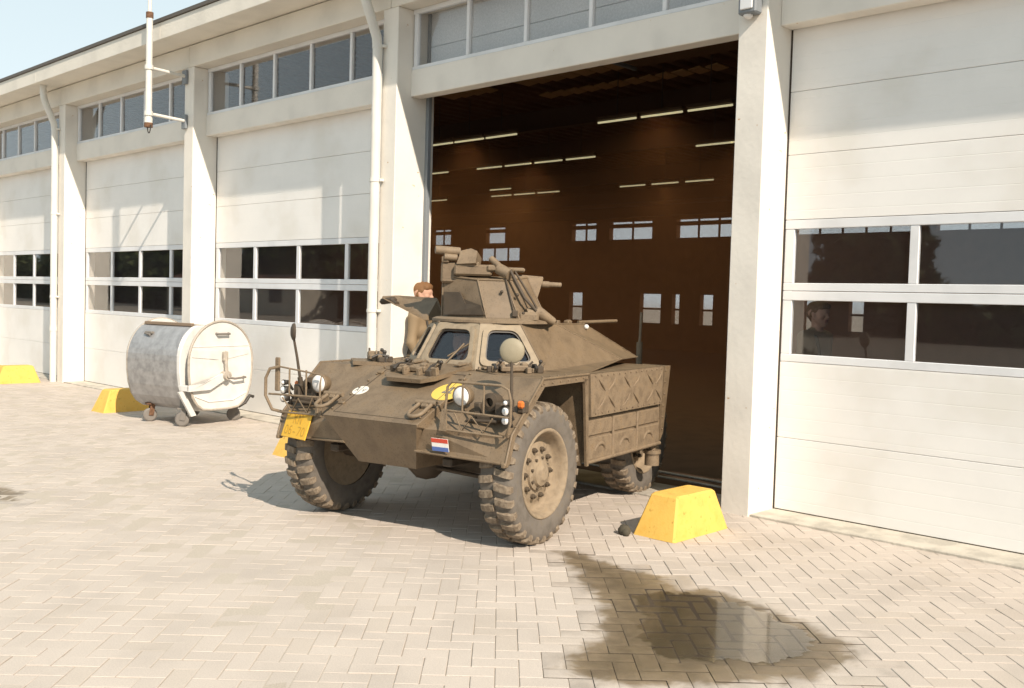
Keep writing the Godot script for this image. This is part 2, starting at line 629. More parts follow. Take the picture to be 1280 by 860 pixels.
func ragged(poly: PackedVector2Array) -> PackedVector2Array:
	var f := FastNoiseLite.new()
	f.seed = 5
	f.frequency = 2.2
	var r := rounded(poly, 0.12, 4)
	var out := PackedVector2Array()
	var mid := Vector2(1.28, 2.55)
	for i in r.size():
		for k in 4:
			var p := r[i].lerp(r[(i + 1) % r.size()], k / 4.0)
			out.append(mid + (p - mid) * (0.95 + 0.16 * f.get_noise_2d(p.x * 2.0, p.y * 2.0) + 0.06 * f.get_noise_2d(p.x * 8.0, p.y * 8.0)))
	return out


func make_bricks(paving: Node3D) -> void:
	# 45 degree herringbone of 21 x 10.5 cm bricks
	var u := 0.108
	var e1 := Vector3(0.70711, 0, -0.70711)
	var e2 := Vector3(-0.70711, 0, -0.70711)
	var at0 := Vector3(1.2, 0, 3.4)
	var cp := Vector3(4.0713, 1.65, 6.9094)
	var r := Vector3(0.71465723, 0.02859961, -0.69888991)
	var up := Vector3(-0.05055105, 0.99866281, -0.01082474)
	var bk := Vector3(0.69764578, 0.0430656, 0.71514734)
	var puddle := outline(PUDDLE)
	var pool := ragged(outline(POOL))
	var stain := outline(STAIN)
	var tone := FastNoiseLite.new()
	tone.seed = 77
	tone.frequency = 0.5
	var list := []
	for i in range(-150, 260):
		for j in range(-130, 260):
			var d := posmod(i - j, 4)
			var across := d == 0
			if not across and d != 3: continue
			var c := at0 + e1 * ((i + (1.0 if across else 0.5)) * u) + e2 * ((j + (0.5 if across else 1.0)) * u)
			if c.z < -0.22 or c.z > 8.2 or c.x < -21.0 or c.x > 6.0: continue
			if c.z > 0.0 and c.z < 0.0: continue
			var s := seen_from(cp, r, up, bk, c)
			if s.z < 1.5 or s.x < -260 or s.x > 1500 or s.y > 1010: continue
			list.append([c, across, s])
	var mesh := brick_mesh(u)
	var near := list.duplicate()
	near = near.filter(func(e): return e[2].x > -5 and e[2].x < 1285 and e[2].y < 862)
	near.sort_custom(func(a, b): return a[2].z < b[2].z)
	var chosen := {}
	for k in mini(300, near.size()): chosen[near[k][0]] = true
	var shades := {}
	var dry := []
	var wet := []
	for e in list:
		var c: Vector3 = e[0]
		var f := Vector2(c.x, c.z)
		var soaked := Geometry2D.is_point_in_polygon(f, puddle) or Geometry2D.is_point_in_polygon(f, stain)
		var under := Geometry2D.is_point_in_polygon(f, pool)
		var b := Basis(e1 if e[1] else e2, Vector3.UP, (e1 if e[1] else e2).cross(Vector3.UP))
		b = b * Basis.from_euler(Vector3(rng.randf_range(-0.003, 0.003), rng.randf_range(-0.012, 0.012), rng.randf_range(-0.0025, 0.0025)))
		var t := Transform3D(b, c + Vector3(0, -0.003 if under else rng.randf_range(-0.0022, 0.0016), 0))
		var q := rng.randi_range(0, 5)
		var k := 0.98 + 0.008 * q + 0.03 * tone.get_noise_2d(c.x, c.z)
		var col := Color(0.56, 0.492, 0.43) * k
		if q == 2: col = Color(0.545, 0.476, 0.41) * k
		var col_dry := col
		var wet_here := wetness(f, puddle, stain, tone)
		var half := e1 if e[1] else e2
		for sx in [-1.0, 1.0]:
			for sz in [-0.5, 0.5]:
				var cc: Vector3 = c + half * u * sx + half.cross(Vector3.UP) * u * sz
				wet_here = maxf(wet_here, wetness(Vector2(cc.x, cc.z), puddle, stain, tone))
		if wet_here > 0.02:
			var wg := soaked_brick(u, t, col_dry, puddle, stain, pool, tone)
			if chosen.has(c):
				wg.x = Transform3D()
				var wo := obj("brick", wg, M.brick_wet, paving)
				wo.name = wo.name
			else: wet.append(wg)
		elif chosen.has(c):
			var key := "%s %d %d" % [soaked, q, int(col.r * 24.0)]
			if not shades.has(key):
				var m: StandardMaterial3D = (M.brick_wet if soaked else M.brick_dry).duplicate()
				m.vertex_color_use_as_albedo = false
				m.albedo_color = Color(col.r, col.g, col.b).linear_to_srgb()
				shades[key] = m
			var o := MeshInstance3D.new()
			o.name = "brick"
			o.mesh = mesh
			o.material_override = shades[key]
			o.transform = t
			paving.add_child(o, true)
		else: dry.append([t, col])
	var mm := MultiMesh.new()
	mm.transform_format = MultiMesh.TRANSFORM_3D
	mm.use_colors = true
	mm.mesh = mesh
	mm.instance_count = dry.size()
	for k in dry.size():
		mm.set_instance_transform(k, dry[k][0])
		mm.set_instance_color(k, dry[k][1])
	var o := MultiMeshInstance3D.new()
	o.name = "bricks"
	o.multimesh = mm
	o.material_override = M.brick_dry
	o.set_meta("kind", "stuff")
	paving.add_child(o, true)
	var all := G.new()
	all.colored = true
	for w in wet:
		all.v.append_array(w.v)
		all.n.append_array(w.n)
		all.c.append_array(w.c)
	obj("wet_bricks", all, M.brick_wet, paving).set_meta("kind", "stuff")


func wetness(f: Vector2, puddle: PackedVector2Array, stain: PackedVector2Array, tone: FastNoiseLite) -> float:
	var w := 0.0
	for poly in [puddle, stain]:
		var d := edge_of(f, poly)
		if not Geometry2D.is_point_in_polygon(f, poly): d = -d
		d += 0.07 * tone.get_noise_2d(f.x * 14.0, f.y * 14.0) + 0.03 * tone.get_noise_2d(f.x * 50.0, f.y * 50.0)
		w = maxf(w, smoothstep(-0.02, 0.07, d))
	return w


func soaked_brick(u: float, t: Transform3D, dry: Color, puddle: PackedVector2Array, stain: PackedVector2Array, pool: PackedVector2Array, tone: FastNoiseLite) -> G:
	var g := G.new()
	g.colored = true
	var hx := u - 0.0018
	var hz := u / 2.0 - 0.0018
	var nx := 10
	var nz := 5
	var pts := []
	for i in nx + 1:
		for j in nz + 1:
			var edge := i == 0 or j == 0 or i == nx or j == nz
			var p := t * Vector3(lerpf(-hx, hx, float(i) / nx), -0.0018 if edge else 0.0, lerpf(-hz, hz, float(j) / nz))
			var f := Vector2(p.x, p.z)
			var w := wetness(f, puddle, stain, tone)
			var deep := smoothstep(0.0, 0.25, edge_of(f, puddle)) if Geometry2D.is_point_in_polygon(f, puddle) else 0.0
			if Geometry2D.is_point_in_polygon(f, pool): deep = 1.6
			var c := Color(0.25, 0.192, 0.128).lerp(Color(0.165, 0.125, 0.078), minf(deep, 1.0))
			if deep > 1.0: c = Color(0.105, 0.08, 0.044)
			c = c * (1.0 + 0.25 * tone.get_noise_2d(f.x * 20.0, f.y * 20.0))
			pts.append([p, dry.lerp(c, w)])
	for i in nx:
		for j in nz:
			var q := [i * (nz + 1) + j, i * (nz + 1) + j + 1, (i + 1) * (nz + 1) + j + 1, (i + 1) * (nz + 1) + j]
			for k in [[0, 1, 2], [0, 2, 3]]:
				var a: Vector3 = pts[q[k[0]]][0]
				var b: Vector3 = pts[q[k[1]]][0]
				var d: Vector3 = pts[q[k[2]]][0]
				var m := (b - a).cross(d - a)
				for e in [k[0], k[2], k[1]]:
					g.tint = pts[q[e]][1]
					g.put(pts[q[e]][0], m)
	# sides
	for s in [[Vector3(-hx, 0, -hz), Vector3(hx, 0, -hz)], [Vector3(hx, 0, -hz), Vector3(hx, 0, hz)], [Vector3(hx, 0, hz), Vector3(-hx, 0, hz)], [Vector3(-hx, 0, hz), Vector3(-hx, 0, -hz)]]:
		g.tint = Color(0.08, 0.06, 0.04)
		g.face([t * (s[0] - Vector3(0, 0.0018, 0)), t * (s[1] - Vector3(0, 0.0018, 0)), t * (s[1] - Vector3(0, 0.03, 0)), t * (s[0] - Vector3(0, 0.03, 0))], t * Vector3(0, -0.02, 0))
	return g


func edge_of(p: Vector2, poly: PackedVector2Array) -> float:
	var d := 99.0
	for i in poly.size():
		d = minf(d, p.distance_to(Geometry2D.get_closest_point_to_segment(p, poly[i], poly[(i + 1) % poly.size()])))
	return d


func brick_mesh(u: float) -> ArrayMesh:
	var g := G.new()
	var h := Vector2(u - 0.0018, u / 2.0 - 0.0018)
	var k := Vector2(h.x - 0.0022, h.y - 0.0022)
	var a := [Vector3(-k.x, 0, -k.y), Vector3(k.x, 0, -k.y), Vector3(k.x, 0, k.y), Vector3(-k.x, 0, k.y)]
	var b := [Vector3(-h.x, -0.0018, -h.y), Vector3(h.x, -0.0018, -h.y), Vector3(h.x, -0.0018, h.y), Vector3(-h.x, -0.0018, h.y)]
	var c := [Vector3(-h.x, -0.03, -h.y), Vector3(h.x, -0.03, -h.y), Vector3(h.x, -0.03, h.y), Vector3(-h.x, -0.03, h.y)]
	var mid := Vector3(0, -0.02, 0)
	g.face(a, mid)
	for i in 4:
		var j := (i + 1) % 4
		g.face([a[i], a[j], b[j], b[i]], mid)
		g.face([b[i], b[j], c[j], c[i]], mid)
	return g.mesh()

# ------------------------------------------------------------------ the workshop building
func pillar_x(i: int) -> float:      # right edge of pillar i; 0 stands right of the open bay
	return -i * BAY


func make_building() -> void:
	var house := thing("workshop_building", "long white workshop building with a row of tall sectional doors", "building")
	# pillars
	var first: MeshInstance3D
	for i in range(FIRST, LAST + 1):
		if first == null:
			var g := G.new()
			g.span(Vector3(-PW, -0.04, -0.55), Vector3(0, H_BEAM, 0), 0.008)
			first = obj("pillar", g, M.white_masonry_paint, house)
			first.position = Vector3(pillar_x(i), 0, 0)
		else: copy_part(first, house, Vector3(pillar_x(i), 0, 0))
	# per bay: lintel, window strip, door, doorstep, beam, fascia
	var parts := {}
	var w := BAY - PW
	for i in range(FIRST + 1, LAST + 1):
		var at := Vector3(pillar_x(i), 0, 0)
		if not parts.has("lintel"):
			var g := G.new()
			g.span(Vector3(0, H_LINTEL, -0.36), Vector3(w, H_SILL, -SET), 0.006)
			parts.lintel = obj("lintel", g, M.white_masonry_paint, house)
			parts.lintel.position = at
			parts.window = make_clerestory(house, at, w)
			g = G.new()
			g.span(Vector3(0.0, -0.04, -0.55), Vector3(w, 0.018, -0.012), 0.005)
			parts.step = obj("doorstep", g, M.concrete_sill, house)
			parts.step.position = at
		else:
			copy_part(parts.lintel, house, at)
			copy_part(parts.window, house, at)
			copy_part(parts.step, house, at)
		if i != 1:
			if not parts.has("door"): parts.door = make_door(house, at, w)
			else: copy_part(parts.door, house, at)
	for i in range(FIRST + 1, LAST + 1):
		var a := pillar_x(i) - PW * 0.5 + 0.004
		var b := a + BAY - 0.008
		var at := Vector3(a, 0, 0)
		if not parts.has("beam"):
			var g := G.new()
			g.span(Vector3(0, H_BEAM, -0.5), Vector3(b - a, H_SOFFIT, 0.004), 0.006)
			parts.beam = obj("eaves_beam", g, M.white_fascia_paint, house)
			parts.beam.position = at
			g = G.new()
			g.span(Vector3(0, H_SOFFIT, EAVE - 0.09), Vector3(b - a + 0.004, H_ROOF, EAVE), 0.005)
			parts.fascia = obj("fascia_board", g, M.white_fascia_paint, house)
			parts.fascia.position = at
		else:
			copy_part(parts.beam, house, at)
			copy_part(parts.fascia, house, at)
	var left := pillar_x(LAST) - PW
	var right := pillar_x(FIRST)
	var g2 := G.new()
	g2.span(Vector3(left, H_SOFFIT + 0.012, -0.5), Vector3(right, H_SOFFIT + 0.05, EAVE - 0.092))
	obj("soffit", g2, M.white_fascia_paint, house)
	g2 = G.new()
	g2.span(Vector3(left, H_ROOF + 0.002, EAVE - 0.15), Vector3(right, H_ROOF + 0.055, EAVE + 0.022), 0.004)
	obj("roof_edge", g2, M.roof_edge_metal, house)
	# roof: two slopes
	g2 = G.new()
	var ridge := 6.1
	var mz := (BACK + EAVE) / 2.0
	g2.slab([Vector3(left, H_ROOF, EAVE - 0.16), Vector3(right, H_ROOF, EAVE - 0.16), Vector3(right, ridge, mz), Vector3(left, ridge, mz)], 0.08)
	g2.slab([Vector3(left, ridge, mz), Vector3(right, ridge, mz), Vector3(right, H_ROOF, BACK - 0.4), Vector3(left, H_ROOF, BACK - 0.4)], 0.08)
	obj("roof", g2, M.roof_edge_metal, house)
	# the end walls
	for s in [left - 0.02, right + 0.02]:
		g2 = G.new()
		g2.span(Vector3(s - 0.1, -0.04, BACK), Vector3(s + 0.1, 5.3, -0.3))
		obj("end_wall", g2, M.hall_brown_wall, house)
	# downpipes on every second pillar
	var pipe: MeshInstance3D
	for i in range(1, LAST + 1, 2):
		var px := pillar_x(i) - PW - 0.005
		if pipe == null:
			g2 = G.new()
			g2.tube([Vector3(0.005, H_SOFFIT + 0.02, 0.27), Vector3(0.0, 5.02, 0.268), Vector3(0, 4.90, 0.25), Vector3(0, 4.66, 0.145), Vector3(0, 4.52, 0.085), Vector3(0, 4.40, 0.068), Vector3(0, 3.9, 0.066), Vector3(0, 0.12, 0.066), Vector3(0, 0.0, 0.066)], 0.056, 14)
			for y in [4.42, 2.95, 1.5]:
				g2.tube([Vector3(0, y - 0.018, 0.066), Vector3(0, y + 0.018, 0.066)], 0.063, 14)
				g2.box(Vector3(0.07, y, 0.03), Vector3(0.03, 0.03, 0.055), 0.004)
			g2.tube([Vector3(0, 0.9, 0.066), Vector3(0, 0.98, 0.066)], 0.064, 14)
			pipe = obj("downpipe", g2, M.white_pipe, house)
			pipe.position = Vector3(px, 0, 0)
		else: copy_part(pipe, house, Vector3(px, 0, 0))
	raised_door(house, Vector3(pillar_x(1), 0, 0), w)


func make_clerestory(house: Node3D, at: Vector3, w: float) -> Node3D:
	var g := G.new()
	var z0 := -0.265
	var z1 := -SET - 0.012
	g.span(Vector3(0.002, H_SILL + 0.001, z0), Vector3(w - 0.002, H_SILL + 0.04, z1), 0.004)
	g.span(Vector3(0.002, H_BEAM - 0.05, z0), Vector3(w - 0.002, H_BEAM - 0.002, z1), 0.004)
	var xs := []
	var pitch := (w - 0.1) / 5.0
	for k in 6:
		var m := 0.05 + k * pitch
		var hw := 0.022 if k > 0 and k < 5 else 0.03
		g.span(Vector3(m - hw, H_SILL + 0.041, z0 + 0.004), Vector3(m + hw, H_BEAM - 0.051, z1 - 0.004), 0.004)
		xs.append(m)
	var o := obj("clerestory_window", g, M.white_frame_paint, house)
	o.position = at
	for k in 5:
		var p := G.new()
		p.box(Vector3.ZERO, Vector3(pitch - 0.045, H_BEAM - H_SILL - 0.095, 0.005))
		var pane := obj("pane", p, M.window_glass, o)
		pane.position = Vector3(xs[k] + pitch / 2.0, (H_SILL + H_BEAM) / 2.0 - 0.005, -0.245)
		pane.rotation = Vector3(rng.randf_range(-0.006, 0.006), rng.randf_range(-0.006, 0.006), 0)
	return o


func make_door(house: Node3D, at: Vector3, w: float) -> Node3D:
	# a sectional door: solid panels, two rows of panes in an aluminium-coloured frame
	var z1 := -REC
	var z0 := z1 - 0.045
	var g := G.new()
	# glazed frame
	var rows := [[1.226, 1.797], [1.797, 2.367]]
	var xs := [0.085, 1.062, 2.115, 3.168, w - 0.085]
	for r in rows:
		g.span(Vector3(0.012, r[0] + 0.002, z0), Vector3(w - 0.012, r[0] + 0.064, z1), 0.004)
		g.span(Vector3(0.012, r[1] - 0.074, z0), Vector3(w - 0.012, r[1] - 0.002, z1), 0.004)
		for k in 5:
			var hw := 0.034
			if k == 0 or k == 4: hw = 0.073
			var m: float = xs[k]
			if k == 0: m = 0.085 - 0.0
			g.span(Vector3(maxf(m - hw, 0.012), r[0] + 0.065, z0 + 0.003), Vector3(minf(m + (0.01 if k == 0 else hw), w - 0.012), r[1] - 0.075, z1 - 0.003), 0.004)
	var door := obj("sectional_door", g, M.white_frame_paint, house)
	door.position = at
	var lines := [0.024, 0.61, 1.226, 2.367, 2.885, 3.388, 3.93]
	for k in lines.size() - 1:
		if k == 2: continue
		var p := G.new()
		p.span(Vector3(0.012, lines[k] + 0.0015, z0), Vector3(w - 0.012, lines[k + 1] - 0.0015, z1), 0.003)
		obj("door_panel", p, M.white_door_paint, door)
	var seal := G.new()
	seal.span(Vector3(0.002, 0.019, z1 - 0.03), Vector3(0.011, H_LINTEL - 0.002, z1 + 0.006))
	seal.span(Vector3(w - 0.011, 0.019, z1 - 0.03), Vector3(w - 0.002, H_LINTEL - 0.002, z1 + 0.006))
	seal.span(Vector3(0.012, 0.0185, z1 - 0.04), Vector3(w - 0.012, 0.030, z1 - 0.006))
	obj("rubber_seal", seal, M.seal_rubber, door)
	for r in rows:
		for k in 4:
			var a: float = 0.085 + 0.009 if k == 0 else xs[k] + 0.033
			var b: float = xs[k + 1] - (0.072 if k == 3 else 0.033)
			var p := G.new()
			p.box(Vector3.ZERO, Vector3(b - a, r[1] - r[0] - 0.136, 0.005))
			var pane := obj("pane", p, M.window_glass, door)
			pane.position = Vector3((a + b) / 2.0, (r[0] + r[1]) / 2.0 - 0.005, z1 - 0.022)
			pane.rotation = Vector3(rng.randf_range(-0.008, 0.008), rng.randf_range(-0.008, 0.008), 0)
	return door


func raised_door(house: Node3D, at: Vector3, w: float) -> void:
	# the open bay's door hangs up behind the window strip and runs back under the ceiling
	var g := G.new()
	for xx in [0.03, w - 0.03]:
		g.span(Vector3(xx - 0.025, 0.02, -0.47), Vector3(xx + 0.025, 4.95, -0.42), 0.004)
		g.span(Vector3(xx - 0.025, 4.90, -4.2), Vector3(xx + 0.025, 4.952, -0.42), 0.004)
	g.span(Vector3(0.03, 4.91, -0.46), Vector3(w - 0.03, 4.948, -0.43), 0.004)
	var door := obj("raised_sectional_door", g, M.bracket_grey, house)
	door.position = at
	door.set_meta("label", "raised sectional door of the open bay, seen behind the window strip")
	for k in 2:
		var p := G.new()
		p.span(Vector3(0.06, 3.96 + k * 0.5, -0.465), Vector3(w - 0.06, 3.96 + k * 0.5 + 0.494, -0.425), 0.004)
		obj("door_panel", p, M.raised_door_paint, door)
	for k in 6:
		var p := G.new()
		var z := -0.80 - k * 0.575
		p.span(Vector3(0.06, 4.955, z - 0.57), Vector3(w - 0.06, 4.99, z), 0.004)
		obj("door_panel", p, M.hall_ceiling_sheet, door)


func make_hall() -> void:
	var left := pillar_x(LAST) - PW
	var right := pillar_x(FIRST)
	var hall := thing("hall_interior", "dark brown inside of the workshop hall seen through the open bay", "hall")
	var g := G.new()
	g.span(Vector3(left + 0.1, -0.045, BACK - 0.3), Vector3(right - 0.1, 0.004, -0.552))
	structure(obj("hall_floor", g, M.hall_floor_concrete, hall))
	# floor channel with steel edges across the bay
	g = G.new()
	g.span(Vector3(pillar_x(1) + 0.1, 0.0045, -0.90), Vector3(pillar_x(0) - PW - 0.1, 0.018, -0.86), 0.003)
	g.span(Vector3(pillar_x(1) + 0.1, 0.0045, -1.13), Vector3(pillar_x(0) - PW - 0.1, 0.018, -1.09), 0.003)
	obj("floor_rail", g, M.concrete_sill, hall)
	# ceiling: trapezoid sheet with ribs running back
	g = G.new()
	var x := left
	while x < right:
		g.quad(Vector3(x, 5.10, -0.5), Vector3(x, 5.35, BACK), Vector3(x + 0.12, 5.35, BACK), Vector3(x + 0.12, 5.10, -0.5))
		g.quad(Vector3(x + 0.12, 5.10, -0.5), Vector3(x + 0.12, 5.35, BACK), Vector3(x + 0.15, 5.40, BACK), Vector3(x + 0.15, 5.15, -0.5))
		g.quad(Vector3(x + 0.15, 5.15, -0.5), Vector3(x + 0.15, 5.40, BACK), Vector3(x + 0.27, 5.40, BACK), Vector3(x + 0.27, 5.15, -0.5))
		g.quad(Vector3(x + 0.27, 5.15, -0.5), Vector3(x + 0.27, 5.40, BACK), Vector3(x + 0.30, 5.35, BACK), Vector3(x + 0.30, 5.10, -0.5))
		x += 0.30
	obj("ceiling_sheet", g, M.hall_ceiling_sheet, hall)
	for z in [-2.6, -6.2, -9.0, -13.0, -17.0, -21.0]:
		g = G.new()
		g.span(Vector3(left, 4.72, z - 0.09), Vector3(right, 4.74, z + 0.09))
		g.span(Vector3(left, 4.74, z - 0.012), Vector3(right, 5.08, z + 0.012))
		obj("ceiling_beam", g, M.hall_beam_steel, hall)
	# rear wall, with its window openings
	var low := [[-34.0, -33.0], [-22.6, -21.9], [-19.02, -18.04], [-17.54, -17.2], [-16.3, -15.75], [-12.2, -11.6], [-10.6, -10.1]]
	var high := [[-31.2, -29.9], [-27.6, -26.4], [-22.57, -21.29], [-20.62, -18.55], [-17.44, -13.95], [-12.6, -8.6], [-7.9, -5.2], [-3.5, 0.5]]
	g = G.new()
	wall_row(g, left, right, 0.95, 2.08, low)
	wall_row(g, left, right, 4.15, 4.63, high)
	wall_row(g, left, right, 3.38, 3.95, [[-28.0, -25.5]])
	wall_row(g, left, right, 4.75, 4.86, high)
	for y in [[-0.04, 0.95], [2.08, 3.38], [3.95, 4.15], [4.63, 4.75], [4.86, 5.5]]:
		g.span(Vector3(left, y[0], BACK - 0.25), Vector3(right, y[1], BACK))
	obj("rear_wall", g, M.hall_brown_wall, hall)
	for row in [[0.95, 2.08, low, 2], [4.15, 4.63, high, 1], [4.75, 4.86, high, 1], [3.38, 3.95, [[-28.0, -25.5]], 1]]:
		for q in row[2]:
			g = G.new()
			var n := maxi(1, roundi((q[1] - q[0]) / 0.83))
			for k in range(1, n):
				var m: float = lerpf(q[0], q[1], float(k) / n)
				g.span(Vector3(m - 0.03, row[0] + 0.001, BACK - 0.2), Vector3(m + 0.03, row[1] - 0.001, BACK - 0.14))
			if row[3] == 2:
				g.span(Vector3(q[0], (row[0] + row[1]) / 2 - 0.035, BACK - 0.2), Vector3(q[1], (row[0] + row[1]) / 2 + 0.035, BACK - 0.15))
			g.span(Vector3(q[0] + 0.001, row[0] + 0.0, BACK - 0.2), Vector3(q[1] - 0.001, row[0] + 0.03, BACK - 0.13))
			var fr := obj("rear_window", g, M.hall_beam_steel, hall)
			var p := G.new()
			p.span(Vector3(q[0], row[0], BACK - 0.175), Vector3(q[1], row[1], BACK - 0.17))
			obj("pane", p, M.window_glass, fr)
	# brown haze added to lift the darkness of the hall
	var mist := FogVolume.new()
	mist.name = "added_brown_haze"
	mist.size = Vector3(right - left - 0.6, 5.0, -BACK - 1.6)
	mist.position = Vector3((left + right) / 2.0, 2.52, (BACK - 1.2) / 2.0)
	mist.shape = RenderingServer.FOG_VOLUME_SHAPE_BOX
	var air := FogMaterial.new()
	air.albedo = lin(0.76, 0.39, 0.245)
	air.density = 0.032
	mist.material = air
	add_child(mist)
	structure(mist)
	# ribs under the roof near the bay, daylight bounce painted as pale colour
	var sheet: MeshInstance3D
	for band in [[-8.4, -0.6, -4.15, 0.5], [-7.0, -1.2, -5.15, 0.3]]:
		var xx: float = band[0]
		while xx < band[1]:
			if rng.randf() < 0.8:
				if sheet == null:
					g = G.new()
					g.box(Vector3.ZERO, Vector3(0.20, 0.02, 1.0), 0.004, Basis(Vector3.BACK, 0.12))
					sheet = obj("bounce_light_sheet", g, M.raised_door_paint, hall)
					sheet.material_override = M.bounce_light_paint
				else: copy_part(sheet, hall, Vector3.ZERO)
				var last: Node3D = hall.get_child(hall.get_child_count() - 1)
				last.position = Vector3(xx, 5.03, band[2])
				last.scale = Vector3(1, 1, band[3])
			xx += 0.29
	# rows of fluorescent lamps
	var rows := [[-4.85, [[-9.75, -7.4], [-5.75, -3.3], [-2.2, -0.8]]], [-7.5, [[-13.4, -12.1], [-11.2, -7.9], [-5.7, -3.6]]], [-10.43, [[-14.0, -12.8]]], [-11.5, [[-18.2, -16.5], [-14.85, -12.35], [-10.6, -7.85]]]]
	var lamp: Node3D
	var names := ["nearest the bay", "second from the bay", "third from the bay", "furthest back"]
	for r in rows.size():
		for seg in rows[r][1]:
			var count := maxi(1, roundi((seg[1] - seg[0]) / 0.8))
			var pitch: float = (seg[1] - seg[0]) / count
			for k in count:
				var at := Vector3(seg[0] + (k + 0.5) * pitch, 4.4, rows[r][0])
				var l: Node3D
				if lamp == null:
					l = thing("fluorescent_lamp", "", "lamp", at, 0.0, "fluorescent lamps in rows under the hall ceiling")
					var b := G.new()
					b.box(Vector3(0, 0.055, 0), Vector3(0.74, 0.05, 0.09), 0.008)
					obj("lamp_housing", b, M.lamp_body, l)
					b = G.new()
					b.tube([Vector3(0, 0.08, 0), Vector3(0, 0.72, 0)], 0.008, 6)
					obj("hanger_rod", b, M.dark_steel, l)
					b = G.new()
					b.tube([Vector3(-0.36, 0, 0), Vector3(0.36, 0, 0)], 0.016, 8)
					obj("lamp_tube", b, M.lamp_tube, l)
					lamp = l
				else:
					l = lamp.duplicate()
					l.name = numbered("fluorescent_lamp")
					add_child(l)
					l.position = at
				var run: int = rows[r][1].find(seg)
				l.set_meta("label", "tube lamp, %s of the %s, lamp row %s" % [["first", "second", "third", "fourth", "fifth"][k], ["left run", "middle run" if rows[r][1].size() > 2 else "right run", "right run"][run], names[r]])
		# what each row gives the hall
		for seg in rows[r][1]:
			var o := SpotLight3D.new()
			o.name = "row_light"
			o.position = Vector3((seg[0] + seg[1]) / 2.0, 4.36, rows[r][0])
			o.rotation.x = -PI / 2
			o.light_color = Color(1.0, 0.88, 0.62)
			o.light_energy = 1.4
			o.light_size = 0.3
			o.spot_range = 40.0
			o.spot_attenuation = 2.0
			o.spot_angle = 82.0
			o.shadow_enabled = true
			add_child(o, true)


func wall_row(g: G, left: float, right: float, y0: float, y1: float, holes: Array) -> void:
	var x := left
	for h in holes:
		if h[0] > x: g.span(Vector3(x, y0, BACK - 0.25), Vector3(h[0], y1, BACK))
		x = h[1]
	g.span(Vector3(x, y0, BACK - 0.25), Vector3(right, y1, BACK))

# ------------------------------------------------------------------ yellow guard blocks, bin, aerial
func make_blocks() -> void:
	var g := G.new()
	var b := [Vector3(-0.18, 0, 0.36), Vector3(0.18, 0, 0.36), Vector3(0.18, 0, -0.36), Vector3(-0.18, 0, -0.36)]
	var t := [Vector3(-0.115, 0.30, 0.235), Vector3(0.115, 0.30, 0.235), Vector3(0.115, 0.30, -0.255), Vector3(-0.115, 0.30, -0.255)]
	var mid := Vector3(0, 0.14, 0)
	# bevelled frustum: faces pulled in a little, edges and corners filled
	var rings := []
	for s in [[0.0, 0.0], [0.03, 0.0], [0.285, 0.0], [0.30, 0.02]]:
		var ring := []
		for i in 4:
			var p: Vector3 = b[i].lerp(t[i], s[0] / 0.30)
			var c := Vector3(0, p.y, 0)
			var q := p - (p - c).normalized() * float(s[1])
			var nxt: Vector3 = b[(i + 1) % 4].lerp(t[(i + 1) % 4], s[0] / 0.30)
			var prv: Vector3 = b[(i + 3) % 4].lerp(t[(i + 3) % 4], s[0] / 0.30)
			ring.append(q + (prv - p).normalized() * 0.014)
			ring.append(q + (nxt - p).normalized() * 0.014)
		rings.append(ring)
	for r in 3:
		for i in 8:
			var j := (i + 1) % 8
			g.face([rings[r][i], rings[r][j], rings[r + 1][j], rings[r + 1][i]], mid)
	g.face(rings[3], mid)
	var spots := [
		[Vector3(-0.05, 0, 0.85), 0.02, "nearest and largest yellow block, at the pillar between open bay and puddle"],
		[Vector3(-4.60, 0, 0.98), -0.03, "yellow block almost hidden behind the armoured car's far front wheel"],
		[Vector3(-9.20, 0, 0.92), 0.06, "yellow block partly behind the metal refuse bin"],
		[Vector3(-13.98, 0, 0.66), 0.0, "yellow block at the far left edge, before the downpipe pillar"]]
	for s in spots:
		var o := obj("guard_block", g, M.yellow_block_paint)
		o.position = s[0]
		o.rotation.y = s[1]
		tag(o, s[2], "concrete block", "yellow blocks guarding the pillars")
	var st := G.new()
	st.ball(Vector3(0, 0.03, 0), Vector3(0.05, 0.045, 0.045), 10)
	st.ball(Vector3(0.028, 0.025, 0.02), Vector3(0.035, 0.032, 0.03), 8)
	st.ball(Vector3(-0.02, 0.045, -0.012), Vector3(0.03, 0.028, 0.03), 8)
	var lump := obj("stone", st, M.stone_dark)
	lump.position = Vector3(-0.25, -0.002, 1.27)
	tag(lump, "small dark stone at the left foot of the nearest yellow block", "stone")


func bin_outline(k: float, cut := 9.0) -> PackedVector2Array:      # seen along the drum: a round top, sides drawn in below
	var p := PackedVector2Array()
	for i in 25:
		var a := PI * i / 24.0
		p.append(Vector2(cos(a) * 0.525, 0.80 + sin(a) * 0.50))
	for q in [[-0.522, 0.66], [-0.50, 0.50], [-0.45, 0.36], [-0.38, 0.265], [-0.29, 0.21], [-0.15, 0.195], [0.15, 0.195], [0.29, 0.21], [0.38, 0.265], [0.45, 0.36], [0.50, 0.50], [0.522, 0.66]]:
		p.append(Vector2(q[0], q[1]))
	var c := Vector2(0, 0.75)
	for i in p.size():
		p[i] = c + (p[i] - c) * k
		p[i].y = minf(p[i].y, cut)
	return p


